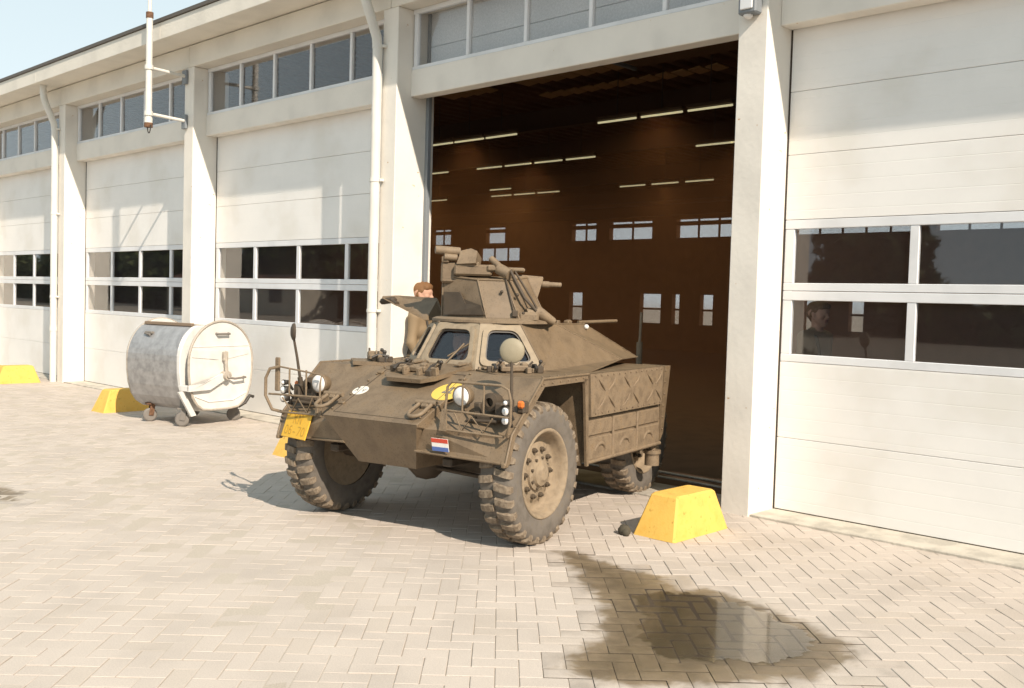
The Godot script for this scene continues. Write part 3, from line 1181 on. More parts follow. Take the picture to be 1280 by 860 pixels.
func make_bin() -> void:
	# local x runs along the drum; the white end shown to the camera is at +x; outlines lie in z-y
	var o := thing("refuse_bin", "large round steel refuse bin on casters with white end plates", "refuse bin", Vector3(-7.74, 0, 0.72), deg_to_rad(14.0))
	var turn := Transform3D(Basis(Vector3(0, 0, -1), Vector3(0, 1, 0), Vector3(1, 0, 0)), Vector3.ZERO)    # outline x to -z, extrusion to +x
	var g := G.new()
	g.x = turn
	# drum skin, flat at the top where the lid opening is
	var skin := PackedVector2Array()
	for p in bin_outline(1.035, 1.225):
		if skin.is_empty() or p.distance_to(skin[-1]) > 0.001: skin.append(p)
	g.prism(skin, -0.50, 0.40, 0.006)
	var drum := obj("drum", g, M.galvanised_drum, o)
	g = G.new()
	g.x = turn
	g.box(Vector3(0.0, 1.2265, -0.05), Vector3(0.52, 0.002, 0.86))
	obj("lid_opening_shade", g, M.bin_painted_shade, drum)  # dark sheet on the closed drum, painting the shaded opening
	g = G.new()
	g.x = turn
	g.prism(bin_outline(1.045, 1.24), 0.40, 0.46, 0.008)
	obj("end_flange", g, M.bin_white_paint, o)
	for s in [1.0, -1.0]:
		g = G.new()
		g.x = turn
		g.prism(bin_outline(1.0), 0.56 if s > 0 else -0.527, 0.585 if s > 0 else -0.502, 0.010)
		var pl := obj("end_plate", g, M.bin_white_paint, o)
		var e := G.new()
		e.x = turn
		var pts := []
		for p in bin_outline(0.995): pts.append(Vector3(p.x, p.y, 0.583 if s > 0 else -0.523))
		e.tube(pts, 0.016, 6, true)
		obj("plate_rim", e, M.bin_plate_edge, pl)
		if s < 0: continue
		var h := G.new()
		h.x = turn
		h.prism(bin_outline(0.80, 1.1), 0.461, 0.559)
		obj("gap_shade_filler", h, M.bin_painted_shade, o)  # dark filler painting the shade between flange and end plate
	# pressed lines on the near plate
	g = G.new()
	g.x = turn
	g.box(Vector3(0, 0.985, 0.588), Vector3(0.97, 0.012, 0.008), 0.003)
	obj("cross_band", g, M.bin_white_paint, o)
	for q in [[Vector3(-0.48, 0.86, 0.594), Vector3(-0.06, 0.82, 0.594), Vector3(-0.06, 0.93, 0.594), Vector3(-0.48, 0.95, 0.594)], [Vector3(0.06, 0.82, 0.594), Vector3(0.46, 0.88, 0.594), Vector3(0.46, 0.94, 0.594), Vector3(0.06, 0.94, 0.594)]]:
		g = G.new()
		g.x = turn
		g.slab(q, 0.010)
		obj("reinforcing_plate", g, M.bin_white_paint, o)
	g = G.new()
	g.x = turn
	g.tube([Vector3(-0.42, 0.38, 0.588), Vector3(-0.2, 0.30, 0.588), Vector3(0.2, 0.30, 0.588), Vector3(0.42, 0.38, 0.588)], 0.008, 6)
	obj("lower_bead", g, M.bin_white_paint, o)
	g = G.new()
	g.x = turn
	g.slab([Vector3(-0.56, 0.45, 0.64), Vector3(-0.22, 0.455, 0.64), Vector3(0.05, 0.58, 0.64), Vector3(0.05, 0.66, 0.64), Vector3(-0.05, 0.64, 0.64), Vector3(-0.30, 0.535, 0.64), Vector3(-0.56, 0.52, 0.64)], 0.03)
	g.box(Vector3(-0.53, 0.485, 0.55), Vector3(0.06, 0.07, 0.17), 0.006)
	obj("lever_arm", g, M.bin_white_paint, o)
	g = G.new()
	g.x = turn
	g.slab([Vector3(-0.62, 0.44, 0.50), Vector3(-0.54, 0.45, 0.50), Vector3(-0.34, 0.14, 0.50), Vector3(-0.42, 0.13, 0.50)], 0.03)
	obj("side_strut", g, M.bin_white_paint, o)
	g = G.new()
	g.x = turn
	g.tube([Vector3(0.03, 0.62, 0.585), Vector3(0.03, 0.62, 0.68)], 0.055, 12)
	g.tube([Vector3(0.03, 0.62, 0.68), Vector3(0.03, 0.62, 0.70)], 0.03, 10)
	g.tube([Vector3(0.03, 0.62, 0.65), Vector3(0.03, 0.90, 0.62)], 0.022, 8)
	g.box(Vector3(0.03, 0.86, 0.62), Vector3(0.065, 0.12, 0.05), 0.008)
	obj("pivot", g, M.bin_plate_edge, o)
	g = G.new()
	g.x = turn
	g.tube([Vector3(0.08, 0.59, 0.62), Vector3(0.16, 0.575, 0.66), Vector3(0.34, 0.585, 0.66), Vector3(0.36, 0.585, 0.60)], 0.014, 8)
	obj("handle", g, M.caster_grey, o)
	g = G.new()
	g.x = turn
	g.tube([Vector3(-0.10, 1.145, 0.588), Vector3(-0.09, 1.14, 0.63), Vector3(0.09, 1.14, 0.63), Vector3(0.10, 1.145, 0.588)], 0.014, 8)
	obj("handle", g, M.caster_grey, o)
	# lid rail along the top of the drum, with a latch
	g = G.new()
	g.box(Vector3(-0.05, 1.245, 0.28), Vector3(0.86, 0.04, 0.05), 0.006)
	obj("lid_rail", g, M.bin_brown_rail, o)
	g = G.new()
	g.box(Vector3(-0.22, 1.13, 0.435), Vector3(0.13, 0.03, 0.05), 0.006)
	g.tube([Vector3(-0.28, 1.12, 0.46), Vector3(-0.16, 1.11, 0.48)], 0.012, 6)
	obj("latch", g, M.caster_grey, o)
	# casters
	for s in [[0.40, 0.42, 1], [0.40, -0.42, 1], [-0.28, 0.34, 0], [-0.28, -0.36, 0]]:
		g = G.new()
		g.box(Vector3(0, 0.225, 0), Vector3(0.14, 0.02, 0.12), 0.004)
		for z in [0.034, -0.034]:
			g.box(Vector3(0.0, 0.15, z), Vector3(0.06, 0.15, 0.008), 0.002, Basis(Vector3.BACK, -0.15))
		g.tube([Vector3(0, 0.235, 0), Vector3(0, 0.36, 0)], 0.05, 10)
		var ca := obj("caster", g, M.caster_grey if s[2] == 1 else M.rusty_steel, o)
		ca.position = Vector3(s[0], 0, s[1])
		ca.rotation.y = 0.6 if s[2] == 1 else 1.1
		var w := G.new()
		w.x = Transform3D(Basis(Vector3.RIGHT, PI / 2), Vector3(-0.02, 0.085, 0))
		w.lathe([Vector2(0.0, -0.026), Vector2(0.07, -0.026), Vector2(0.085, -0.016), Vector2(0.085, 0.016), Vector2(0.07, 0.026), Vector2(0.0, 0.026)], 18)
		obj("caster_wheel", w, M.caster_grey, ca)
	g = G.new()
	g.x = turn
	g.tube([Vector3(0.32, 0.20, 0.56), Vector3(0.40, 0.25, 0.60), Vector3(0.46, 0.34, 0.62), Vector3(0.52, 0.32, 0.62)], 0.022, 8)
	obj("brake_lever", g, M.dark_steel, o)


func make_aerial() -> void:
	var o := thing("aerial_mast", "white aerial mast with a thin whip, held by two brackets on a pillar", "aerial", Vector3(-9.25, 3.92, 0.0))
	var g := G.new()
	g.tube([Vector3(0, 0.0, 0.58), Vector3(0, 0.12, 0.58), Vector3(0, 0.13, 0.58), Vector3(0, 1.53, 0.58)], [0.055, 0.055, 0.046, 0.043], 12)
	obj("mast_tube", g, M.aerial_white, o)
	g = G.new()
	g.tube([Vector3(0, 1.48, 0.58), Vector3(0, 1.56, 0.58)], 0.05, 12)
	g.tube([Vector3(0, -0.01, 0.58), Vector3(0, 0.05, 0.58)], 0.058, 12)
	obj("rusty_collar", g, M.rusty_steel, o)
	g = G.new()
	g.tube([Vector3(0, 1.5, 0.58), Vector3(0, 4.2, 0.58)], [0.028, 0.012], 8)
	obj("whip", g, M.aerial_white, o)
	for y in [0.18, 0.81]:
		g = G.new()
		g.tube([Vector3(-0.03, y - 0.02, 0.02), Vector3(0, y, 0.62)], 0.024, 8)
		g.tube([Vector3(0, y - 0.03, 0.58), Vector3(0, y + 0.03, 0.58)], 0.06, 12)
		var arm := obj("bracket_arm", g, M.aerial_white, o)
		g = G.new()
		g.box(Vector3(-0.05, y - 0.03, 0.022), Vector3(0.12, 0.2, 0.04), 0.008)
		obj("wall_plate", g, M.bracket_grey, arm)
	g = G.new()
	var loop := []
	for i in 9:
		var a := PI + PI * i / 8.0
		loop.append(Vector3(0.05 * cos(a) + 0.02, 0.02 + 0.11 * sin(a), 0.58))
	g.tube(loop, 0.008, 6)
	obj("cable_loop", g, M.dark_steel, o)


func make_wall_box() -> void:
	var o := thing("wall_lamp", "grey metal lamp box at the top of the pillar right of the open bay", "lamp box", Vector3(-0.125, 3.935, 0.002))
	var g := G.new()
	g.span(Vector3(-0.085, 0.0, 0.0), Vector3(0.075, 0.42, 0.10), 0.012)
	obj("housing", g, M.bracket_grey, o)
	g = G.new()
	g.span(Vector3(-0.06, 0.03, 0.1005), Vector3(0.05, 0.36, 0.115), 0.006)
	obj("cover", g, M.white_frame_paint, o)
	g = G.new()
	g.ball(Vector3(-0.02, 0.0, 0.05), Vector3(0.04, 0.035, 0.04), 10)
	obj("lamp_shade", g, M.lens_glass, o)

# ------------------------------------------------------------------ the armoured car
# own axes: x to its left (right in the picture), y up, z forward; origin on the ground under the front axle
func mirror(pts: Array) -> Array:
	var out := []
	for p in pts: out.append(Vector3(-p.x, p.y, p.z))
	return out


func both(g: G, pts: Array, away: Vector3) -> void:
	g.face(pts, away)
	g.face(mirror(pts), Vector3(-away.x, away.y, away.z))


func plate(g: G, pts: Array, inside: Vector3, thick: float) -> void:     # a slab of steel whose given face looks away from inside
	var m: Vector3 = (pts[1] - pts[0]).cross(pts[2] - pts[0])
	var list := pts.duplicate()
	if m.dot(pts[0] - inside) < 0.0: list.reverse()
	g.slab(list, thick)


func plates(g: G, pts: Array, inside: Vector3, thick: float) -> void:
	plate(g, pts, inside, thick)
	plate(g, mirror(pts), Vector3(-inside.x, inside.y, inside.z), thick)


func facet(pts: Array) -> Transform3D:      # a frame in a plane: x along the first edge, z outwards
	var ex: Vector3 = (pts[1] - pts[0]).normalized()
	var ez: Vector3 = ex.cross(pts[2] - pts[0]).normalized()
	return Transform3D(Basis(ex, ez.cross(ex), ez), pts[0])


func flat(fr: Transform3D, pts: Array) -> PackedVector2Array:
	var out := PackedVector2Array()
	var inv := fr.affine_inverse()
	for p in pts:
		var q: Vector3 = inv * p
		out.append(Vector2(q.x, q.y))
	return out


func make_vehicle() -> void:
	var car := thing("armoured_car", "dusty olive armoured scout car with small turret, nosing out of the open bay", "armoured car", Vector3(-1.39, 0, 2.25), deg_to_rad(12.5))
	var olive: Material = M.olive_paint
	# ---- lower hull
	var g := G.new()
	var nose := [Vector3(0.41, 0.822, 0.572), Vector3(0.255, 0.49, 0.36), Vector3(-0.255, 0.49, 0.36), Vector3(-0.41, 0.822, 0.572)]
	var back := [Vector3(0.43, 0.95, -2.95), Vector3(0.27, 0.46, -2.85), Vector3(-0.27, 0.46, -2.85), Vector3(-0.43, 0.95, -2.95)]
	var mid := Vector3(0, 0.7, -1.0)
	g.face(nose, mid)
	for i in 3: g.face([nose[i], nose[i + 1], back[i + 1], back[i]], mid)
	g.face(back, mid)
	# hull sides above, from the wheel wells back
	both(g, [Vector3(0.62, 1.10, -0.74), Vector3(0.62, 0.46, -0.74), Vector3(0.62, 0.46, -2.2), Vector3(0.62, 1.10, -2.2)], mid)
	both(g, [Vector3(0.95, 1.12, -0.705), Vector3(0.95, 0.45, -0.735), Vector3(0.45, 0.45, -0.735), Vector3(0.45, 1.12, -0.705)], mid)
	obj("hull", g, olive, car)
	# ---- bonnet: the middle of the nose, sloping up to the windscreen
	g = G.new()
	var prof := PackedVector2Array([Vector2(0.572, 0.824), Vector2(0.560, 0.806), Vector2(0.30, 0.76), Vector2(-0.25, 0.80), Vector2(-0.30, 1.134), Vector2(-0.10, 1.134)])
	g.x = Transform3D(Basis(Vector3(0, 0, 1), Vector3(0, 1, 0), Vector3(-1, 0, 0)), Vector3.ZERO)
	g.prism(prof, -0.412, 0.412, 0.004)
	var bonnet := obj("bonnet", g, olive, car)
	g = G.new()
	var slope := func(w: float) -> float: return 0.822 + 0.4643 * (0.572 - w)
	for s in [-0.37, 0.37]:      # bonnet hinges and catches
		for w in [0.42, 0.0]:
			g.box(Vector3(s, slope.call(w) + 0.008, w), Vector3(0.05, 0.016, 0.03), 0.004, Basis(Vector3.RIGHT, 0.435))
	g.tube([Vector3(-0.16, slope.call(-0.02) + 0.0, -0.02), Vector3(-0.16, slope.call(-0.02) + 0.035, -0.03), Vector3(-0.16, slope.call(0.02) + 0.03, 0.03)], 0.008, 6)
	obj("bonnet_catch", g, olive, bonnet)
	# ---- fenders
	for s in [1.0, -1.0]:
		g = G.new()
		var ins := Vector3(0.7 * s, 0.5, 0.0)
		var f := func(a: Array) -> Array: return a.map(func(p): return Vector3(p.x * s, p.y, p.z))
		plate(g, f.call([Vector3(0.31, 0.632, 0.45), Vector3(1.0, 0.61, 0.41), Vector3(1.0, 0.79, 0.345), Vector3(0.405, 0.79, 0.485)]), ins, 0.02)
		plate(g, f.call([Vector3(0.405, 0.79, 0.485), Vector3(1.0, 0.79, 0.345), Vector3(1.0, 1.133, -0.04), Vector3(0.405, 1.133, -0.085)]), ins, 0.02)
		plate(g, f.call([Vector3(0.405, 1.133, -0.085), Vector3(1.0, 1.133, -0.04), Vector3(1.0, 1.135, -0.70), Vector3(0.405, 1.135, -0.70)]), ins, 0.02)
		# outer lip round the wheel opening
		var o := [Vector2(0.41, 0.60), Vector2(0.345, 0.79), Vector2(-0.04, 1.133), Vector2(-0.68, 1.133), Vector2(-0.70, 1.10)]
		var q := [Vector2(0.36, 0.60), Vector2(0.295, 0.77), Vector2(-0.065, 1.078), Vector2(-0.64, 1.085), Vector2(-0.645, 1.07)]
		for i in 4:
			plate(g, f.call([Vector3(1.003, o[i].y, o[i].x), Vector3(1.003, o[i + 1].y, o[i + 1].x), Vector3(1.003, q[i + 1].y, q[i + 1].x), Vector3(1.003, q[i].y, q[i].x)]), Vector3(0, 0.9, 0), 0.02)
		plate(g, f.call([Vector3(1.003, 1.10, -0.645), Vector3(1.003, 1.10, -0.70), Vector3(1.003, 0.455, -0.745), Vector3(1.003, 0.455, -0.715)]), Vector3(0, 0.9, -0.5), 0.02)
		g.box(Vector3(0.99 * s, 0.60, 0.40), Vector3(0.03, 0.03, 0.05), 0.006)
		var fe := obj("fender", g, olive, car)
		# folded lower edge
		var rim := G.new()
		rim.tube(f.call([Vector3(0.31, 0.632, 0.45), Vector3(1.0, 0.611, 0.408)]), 0.011, 6)
		rim.tube(f.call([Vector3(1.0, 0.60, 0.41), Vector3(1.003, 0.79, 0.345), Vector3(1.003, 1.133, -0.04), Vector3(1.003, 1.136, -0.70)]), 0.010, 6)
		obj("folded_edge", rim, olive, fe)
	# ---- deck behind
	g = G.new()
	both(g, [Vector3(0.60, 1.136, -0.70), Vector3(1.0, 1.136, -0.70), Vector3(1.0, 1.139, -2.12), Vector3(0.36, 1.139, -2.12)], Vector3(0.7, 0.5, -1))
	both(g, [Vector3(0, 1.139, -2.12), Vector3(0.60, 1.139, -2.12), Vector3(0.56, 1.08, -2.9), Vector3(0, 1.08, -2.9)], Vector3(0, 0.5, -2.5))
	both(g, [Vector3(0.60, 1.139, -2.12), Vector3(0.60, 0.50, -2.12), Vector3(0.56, 0.55, -2.9), Vector3(0.56, 1.08, -2.9)], Vector3(0, 0.8, -2.5))
	g.face([Vector3(0.56, 1.08, -2.9), Vector3(0.56, 0.55, -2.9), Vector3(-0.56, 0.55, -2.9), Vector3(-0.56, 1.08, -2.9)], Vector3(0, 0.8, -2.5))
	obj("rear_deck", g, olive, car)
	# ---- superstructure
	var F0b := Vector3(0.27, 1.137, -0.30)
	var F0t := Vector3(0.19, 1.475, -0.475)
	var F1b := Vector3(0.64, 1.137, -0.69)
	var F1t := Vector3(0.41, 1.475, -0.70)
	var Bv := Vector3(0.42, 1.478, -1.22)
	var Gv := Vector3(0.40, 1.475, -1.75)
	var Fv := Vector3(0.58, 1.18, -2.45)
	var Cv := Vector3(0.76, 1.195, -1.75)
	var Dv := Vector3(0.93, 1.137, -0.85)
	var C2 := Vector3(0.50, 1.142, -1.80)
	var F2 := Vector3(0.36, 1.142, -2.34)
	var inn := Vector3(0, 1.25, -1.3)
	g = G.new()
	both(g, [F1b, Dv, Cv], inn)
	both(g, [F1b, Cv, Bv], inn)
	both(g, [F1b, Bv, F1t], inn)
	both(g, [Bv, Cv, Fv], inn)
	both(g, [Bv, Fv, Gv], inn)
	both(g, [Dv, C2, Cv], Vector3(0.6, 1.4, -1.5))
	both(g, [Cv, C2, F2, Fv], Vector3(0.4, 1.4, -2.0))
	g.face([Gv, Fv, mirror([Fv])[0], mirror([Gv])[0]], inn)
	g.face([Fv, F2, mirror([F2])[0], mirror([Fv])[0]], inn)
	both(g, [F0t, F1t, Vector3(0, 1.476, -0.70), Vector3(0, 1.476, -0.475)], inn)
	both(g, [F1t, Bv, Vector3(0, 1.479, -1.22), Vector3(0, 1.476, -0.70)], inn)
	both(g, [Bv, Gv, Vector3(0, 1.476, -1.75), Vector3(0, 1.479, -1.22)], inn)
	# welded seams
	for s in [1.0, -1.0]:
		for e in [[F1b, F1t], [F1t, Bv], [Bv, Cv], [Bv, Gv], [Gv, Fv], [F0t, F1t], [Fv, Cv], [Cv, Dv]]:
			g.tube([Vector3(e[0].x * s, e[0].y, e[0].z), Vector3(e[1].x * s, e[1].y, e[1].z)], 0.006, 5)
	var cab := obj("superstructure", g, olive, car)
	g = G.new()
	for p in [Vector3(0.30, 1.49, -1.35), Vector3(0.33, 1.49, -1.6), Vector3(0.2, 1.49, -1.55)]:
		g.tube([p - Vector3(0, 0.02, 0), p + Vector3(0, 0.02, 0)], 0.022, 8)
	g.box(Vector3(0.38, 1.49, -1.30), Vector3(0.06, 0.035, 0.05), 0.008)
	g.box(Vector3(0.37, 1.49, -1.52), Vector3(0.05, 0.03, 0.07), 0.008)
	g.tube([Vector3(0.36, 1.487, -1.72), Vector3(0.46, 1.502, -2.25)], 0.015, 8)
	obj("roof_fitting", g, olive, cab)
	g = G.new()
	g.ball(Vector3(0.44, 1.452, -1.72), Vector3(0.022, 0.022, 0.022), 10)
	obj("roof_lamp", g, M.lens_glass, cab)
	# windscreen facets with their bezels and panes
	var facets := [
		[[mirror([F0b])[0], F0b, F0t, mirror([F0t])[0]], [[0.055, 0.045], [0.485, 0.045], [0.415, 0.33], [0.125, 0.33]]],
		[[F0b, F1b, F1t, F0t], []], [[mirror([F1b])[0], mirror([F0b])[0], mirror([F0t])[0], mirror([F1t])[0]], []]]
	for k in 3:
		var pts: Array = facets[k][0]
		var fr := facet(pts)
		var outer := flat(fr, pts)
		var hole := outer.duplicate()
		var c := Vector2.ZERO
		for p in hole: c += p / 4.0
		var inner := G.new().inset(outer, 0.062)
		inner = rounded(inner, 0.06, 4)
		var pr := paired(outer, inner)
		g = G.new()
		g.hoop(fr, pr[0], pr[1], 0.02)
		var frame := obj("windscreen_frame", g, M.frame_grey, car)
		var o2 := rounded(G.new().inset(outer, 0.026), 0.06, 4)
		var pr2 := paired(o2, inner)
		var bz := G.new()
		bz.hoop(fr * Transform3D(Basis(), Vector3(0, 0, 0.022)), pr2[0], pr2[1], 0.021)
		obj("bezel", bz, M.frame_grey, frame)
		var sl := paired(inner, G.new().inset(inner, 0.012))
		bz = G.new()
		bz.hoop(fr * Transform3D(Basis(), Vector3(0, 0, 0.006)), sl[0], sl[1], 0.012)
		obj("window_seal", bz, M.dark_steel, frame)
		var pn := G.new()
		pn.x = fr
		pn.prism(G.new().inset(inner, -0.002), -0.016, -0.010)
		obj("pane", pn, M.vehicle_glass, frame)
		if k == 0:
			var wp := G.new()
			wp.x = fr
			wp.tube([Vector3(0.30, 0.02, 0.03), Vector3(0.30, 0.02, 0.05), Vector3(0.39, 0.20, 0.02)], 0.007, 6)
			wp.box(Vector3(0.36, 0.155, 0.012), Vector3(0.22, 0.012, 0.012), 0.003, Basis(Vector3.BACK, 0.62))
			obj("wiper", wp, M.olive_paint_dusty, frame)
	# cab inside: seats and a steering wheel, dim behind the panes
	g = G.new()
	g.box(Vector3(0, 0.60, -1.02), Vector3(0.5, 0.08, 0.42), 0.02)
	g.box(Vector3(0, 0.53, -1.0), Vector3(1.0, 0.06, 1.2), 0.01)
	g.box(Vector3(0, 0.85, -1.27), Vector3(0.46, 0.6, 0.06), 0.02)
	var wheel_pts := []
	for i in 18:
		var a := TAU * i / 18.0
		wheel_pts.append(Vector3(-0.20 + 0.17 * cos(a), 1.00 + 0.10 * sin(a), -0.50 + 0.10 * sin(a)))
	g.tube(wheel_pts, 0.014, 6, true)
	g.tube([Vector3(-0.20, 0.56, -0.50), Vector3(-0.20, 0.88, -0.48), Vector3(-0.20, 1.00, -0.50)], 0.02, 8)
	g.tube([Vector3(-0.37, 1.00, -0.50), Vector3(-0.03, 1.00, -0.50)], 0.012, 6)
	obj("cab_fittings", g, M.cab_lining, car)
	# ---- armoured shutters folded down in front of the windows
	shutter(car, [Vector3(-0.27, 1.175, -0.265), Vector3(0.27, 1.175, -0.265), Vector3(0.225, 1.105, 0.12), Vector3(0.14, 1.085, 0.19), Vector3(-0.16, 1.085, 0.19), Vector3(-0.225, 1.105, 0.12)])
	var d := Vector3(0.70, 0, 0.72)
	var rp := [F0b + d * 0.05 + Vector3(0, 0.012, 0), F1b + d * 0.05 + Vector3(0, 0.012, 0)]
	var e1: Vector3 = (rp[1] - rp[0]).normalized()
	for s in [1.0, -1.0]:
		var up2 := 0.0 if s > 0 else 0.03
		var reach := 0.34 if s > 0 else 0.42
		var list := [rp[0], rp[1], rp[1] - e1 * 0.09 + d * reach + Vector3(0, -0.015 + up2, 0), rp[0] + e1 * 0.09 + d * reach + Vector3(0, -0.015 + up2, 0)]
		shutter(car, list if s > 0 else mirror(list))
	# ---- side bins with pressed crosses and ribs
	for s in [1.0, -1.0]:
		g = G.new()
		g.span(Vector3(0.70 * s, 0.475, -2.10), Vector3(0.972 * s, 0.80, -0.735), 0.006)
		g.span(Vector3(0.70 * s, 0.80, -2.12), Vector3(0.965 * s, 1.135, -0.735), 0.004)
		var bin := obj("side_bin", g, M.olive_paint_dusty, car)
		g = G.new()
		plate(g, [Vector3(1.008 * s, 0.815, -0.755), Vector3(1.008 * s, 1.134, -0.72), Vector3(1.008 * s, 1.137, -2.06), Vector3(1.008 * s, 0.822, -2.05)], Vector3(0, 0.9, -1), 0.03)
		var up := obj("upper_panel", g, M.olive_paint_dusty, bin)
		g = G.new()
		for k in 3:
			var cz := -1.0 - k * 0.44
			for t in [-1.0, 1.0]:
				for h in [-1.0, 1.0]:
					var a := Vector3(1.008 * s, 0.975 + h * 0.022, cz + t * h * 0.028)
					var b := Vector3(1.008 * s, 0.975 + h * 0.115, cz + t * h * 0.145)
					g.tube([a, (a + b) / 2.0 + Vector3(0.006 * s, 0, 0), b], [0.004, 0.011, 0.004], 8)
		obj("pressed_cross", g, M.olive_paint_dusty, up)
		g = G.new()
		g.span(Vector3(0.95 * s, 0.668, -2.06), Vector3(0.986 * s, 0.786, -0.75), 0.008)
		g.span(Vector3(0.95 * s, 0.487, -2.06), Vector3(0.990 * s, 0.655, -0.75), 0.008)
		var lo := obj("lower_panel", g, M.olive_paint_dusty, bin)
		g = G.new()
		for z in [-1.16, -1.60]:
			g.tube([Vector3(0.988 * s, 0.79, z), Vector3(0.99 * s, 0.48, z)], 0.014, 8)
		for z in [-0.95, -1.38, -1.83]:
			var arc := []
			for i in 7:
				var a := PI * (0.15 + 0.7 * i / 6.0)
				arc.append(Vector3(0.990 * s, 0.50 + 0.105 * sin(a), z + 0.10 * cos(a)))
			g.tube(arc, [0.004, 0.012, 0.015, 0.016, 0.015, 0.012, 0.004], 8)
		g.tube([Vector3(0.985 * s, 0.477, -0.75), Vector3(0.985 * s, 0.483, -2.08)], 0.016, 8)
		obj("pressed_rib", g, M.olive_paint_dusty, lo)
		# tapered rear corner plate and step
		g = G.new()
		plate(g, [Vector3(1.012 * s, 1.138, -2.075), Vector3(1.012 * s, 1.138, -2.20), Vector3(0.985 * s, 0.56, -2.15), Vector3(0.985 * s, 0.50, -2.09)], Vector3(0, 0.9, -2), 0.02)
		plate(g, [Vector3(1.012 * s, 1.138, -2.20), Vector3(0.985 * s, 0.56, -2.15), Vector3(0.75 * s, 0.56, -2.17), Vector3(0.75 * s, 1.138, -2.22)], Vector3(0, 0.9, -1.8), 0.02)
		obj("corner_plate", g, olive, car)
		g = G.new()
		g.tube([Vector3(0.93 * s, 0.52, -2.06), Vector3(0.93 * s, 0.40, -2.06)], 0.03, 8)
		g.tube([Vector3(0.93 * s, 0.42, -2.06), Vector3(0.93 * s, 0.39, -2.06)], 0.075, 12)
		g.tube([Vector3(0.93 * s, 0.39, -2.06), Vector3(0.93 * s, 0.29, -2.06)], 0.062, 12)
		obj("step_bracket", g, M.olive_paint_dusty, car)
	# rows of bolts and plate seams
	g = G.new()
	var rows := [[F0b, F1b], [F0t, F1t], [F1t, Bv], [Bv, Cv], [Gv, Fv], [Vector3(0.95, 1.137, -0.12), Vector3(0.95, 1.137, -0.66)], [Vector3(0.90, 0.79, 0.362), Vector3(0.50, 0.79, 0.458)], [Vector3(0.385, 0.865, 0.50), Vector3(0.385, 1.128, -0.07)], [Vector3(1.004, 1.10, -0.05), Vector3(1.004, 1.11, -0.62)], [Vector3(1.004, 0.84, 0.30), Vector3(1.004, 1.09, -0.02)], [Vector3(1.012, 1.10, -2.10), Vector3(0.995, 0.60, -2.10)], [Vector3(1.010, 1.115, -0.80), Vector3(1.010, 1.118, -2.02)], [Vector3(1.010, 0.835, -0.82), Vector3(1.010, 0.84, -2.00)]]
	for r in rows:
		var count := maxi(2, roundi((r[1] - r[0]).length() / 0.105))
		for k in count + 1:
			for s in [1.0, -1.0]:
				var q: Vector3 = r[0].lerp(r[1], float(k) / count)
				g.ball(Vector3(q.x * s, q.y + 0.001, q.z), Vector3.ONE * 0.0085, 6)
	obj("bolts", g, olive, car).set_meta("kind", "stuff")
	g = G.new()
	for s in [1.0, -1.0]:
		g.tube([Vector3(0.355 * s, slope.call(0.52) + 0.001, 0.52), Vector3(0.355 * s, slope.call(-0.06) + 0.001, -0.06)], 0.004, 5)
	g.tube([Vector3(-0.355, slope.call(-0.06) + 0.001, -0.06), Vector3(0.355, slope.call(-0.06) + 0.001, -0.06)], 0.004, 5)
	g.tube([Vector3(-0.355, slope.call(0.52) + 0.001, 0.52), Vector3(0.355, slope.call(0.52) + 0.001, 0.52)], 0.004, 5)
	obj("bonnet_seam", g, M.olive_paint_dark, bonnet)
	make_turret(car)
	make_lamps(car)
	make_marks(car)
	make_wheels(car)
	# visor plate sticking out on the far side
	g = G.new()
	g.slab([Vector3(-0.50, 1.485, -0.98), Vector3(-0.62, 1.66, -1.02), Vector3(-1.02, 1.672, -1.0), Vector3(-1.12, 1.662, -0.92), Vector3(-1.06, 1.645, -0.84), Vector3(-0.52, 1.478, -0.72)], 0.022)
	var hatch := obj("open_hatch", g, olive, car)
	g = G.new()
	g.box(Vector3(-1.04, 1.625, -0.90), Vector3(0.16, 0.05, 0.08), 0.02, Basis(Vector3.BACK, 0.15))
	g.tube([Vector3(-0.98, 1.62, -0.88), Vector3(-0.90, 1.60, -0.85)], 0.02, 8)
	obj("hatch_grip", g, M.olive_paint_dark, hatch)
	# aerial rod at the rear, tow shackles
	g = G.new()
	g.tube([Vector3(0.42, 1.07, -2.85), Vector3(0.42, 1.30, -2.85)], 0.03, 8)
	g.tube([Vector3(0.42, 1.25, -2.85), Vector3(0.425, 1.58, -2.86)], 0.014, 8)
	obj("aerial_base", g, M.olive_paint_dusty, car)
	for s in [1.0, -1.0]:
		g = G.new()
		var cx: float = 0.335 * s if s > 0 else -0.49
		var u := []
		for i in 9:
			var a := -PI * i / 8.0
			u.append(Vector3(cx + 0.055 * cos(a), 0, 0.075 - 0.055 * sin(a)))
		u.push_front(Vector3(cx + 0.05, 0, -0.03))
		u.push_back(Vector3(cx - 0.05, 0, -0.03))
		var lift := []
		for p in u: lift.append(Vector3(p.x, slope.call(p.z + 0.40) + 0.03, p.z + 0.40))
		g.tube(lift, 0.014, 8)
		g.tube([Vector3(cx - 0.085, slope.call(0.37) + 0.035, 0.37), Vector3(cx + 0.085, slope.call(0.37) + 0.035, 0.37)], 0.018, 8)
		g.box(Vector3(cx, slope.call(0.36) + 0.012, 0.36), Vector3(0.06, 0.05, 0.08), 0.01, Basis(Vector3.RIGHT, 0.435))
		obj("tow_shackle", g, M.olive_paint_dusty, car)


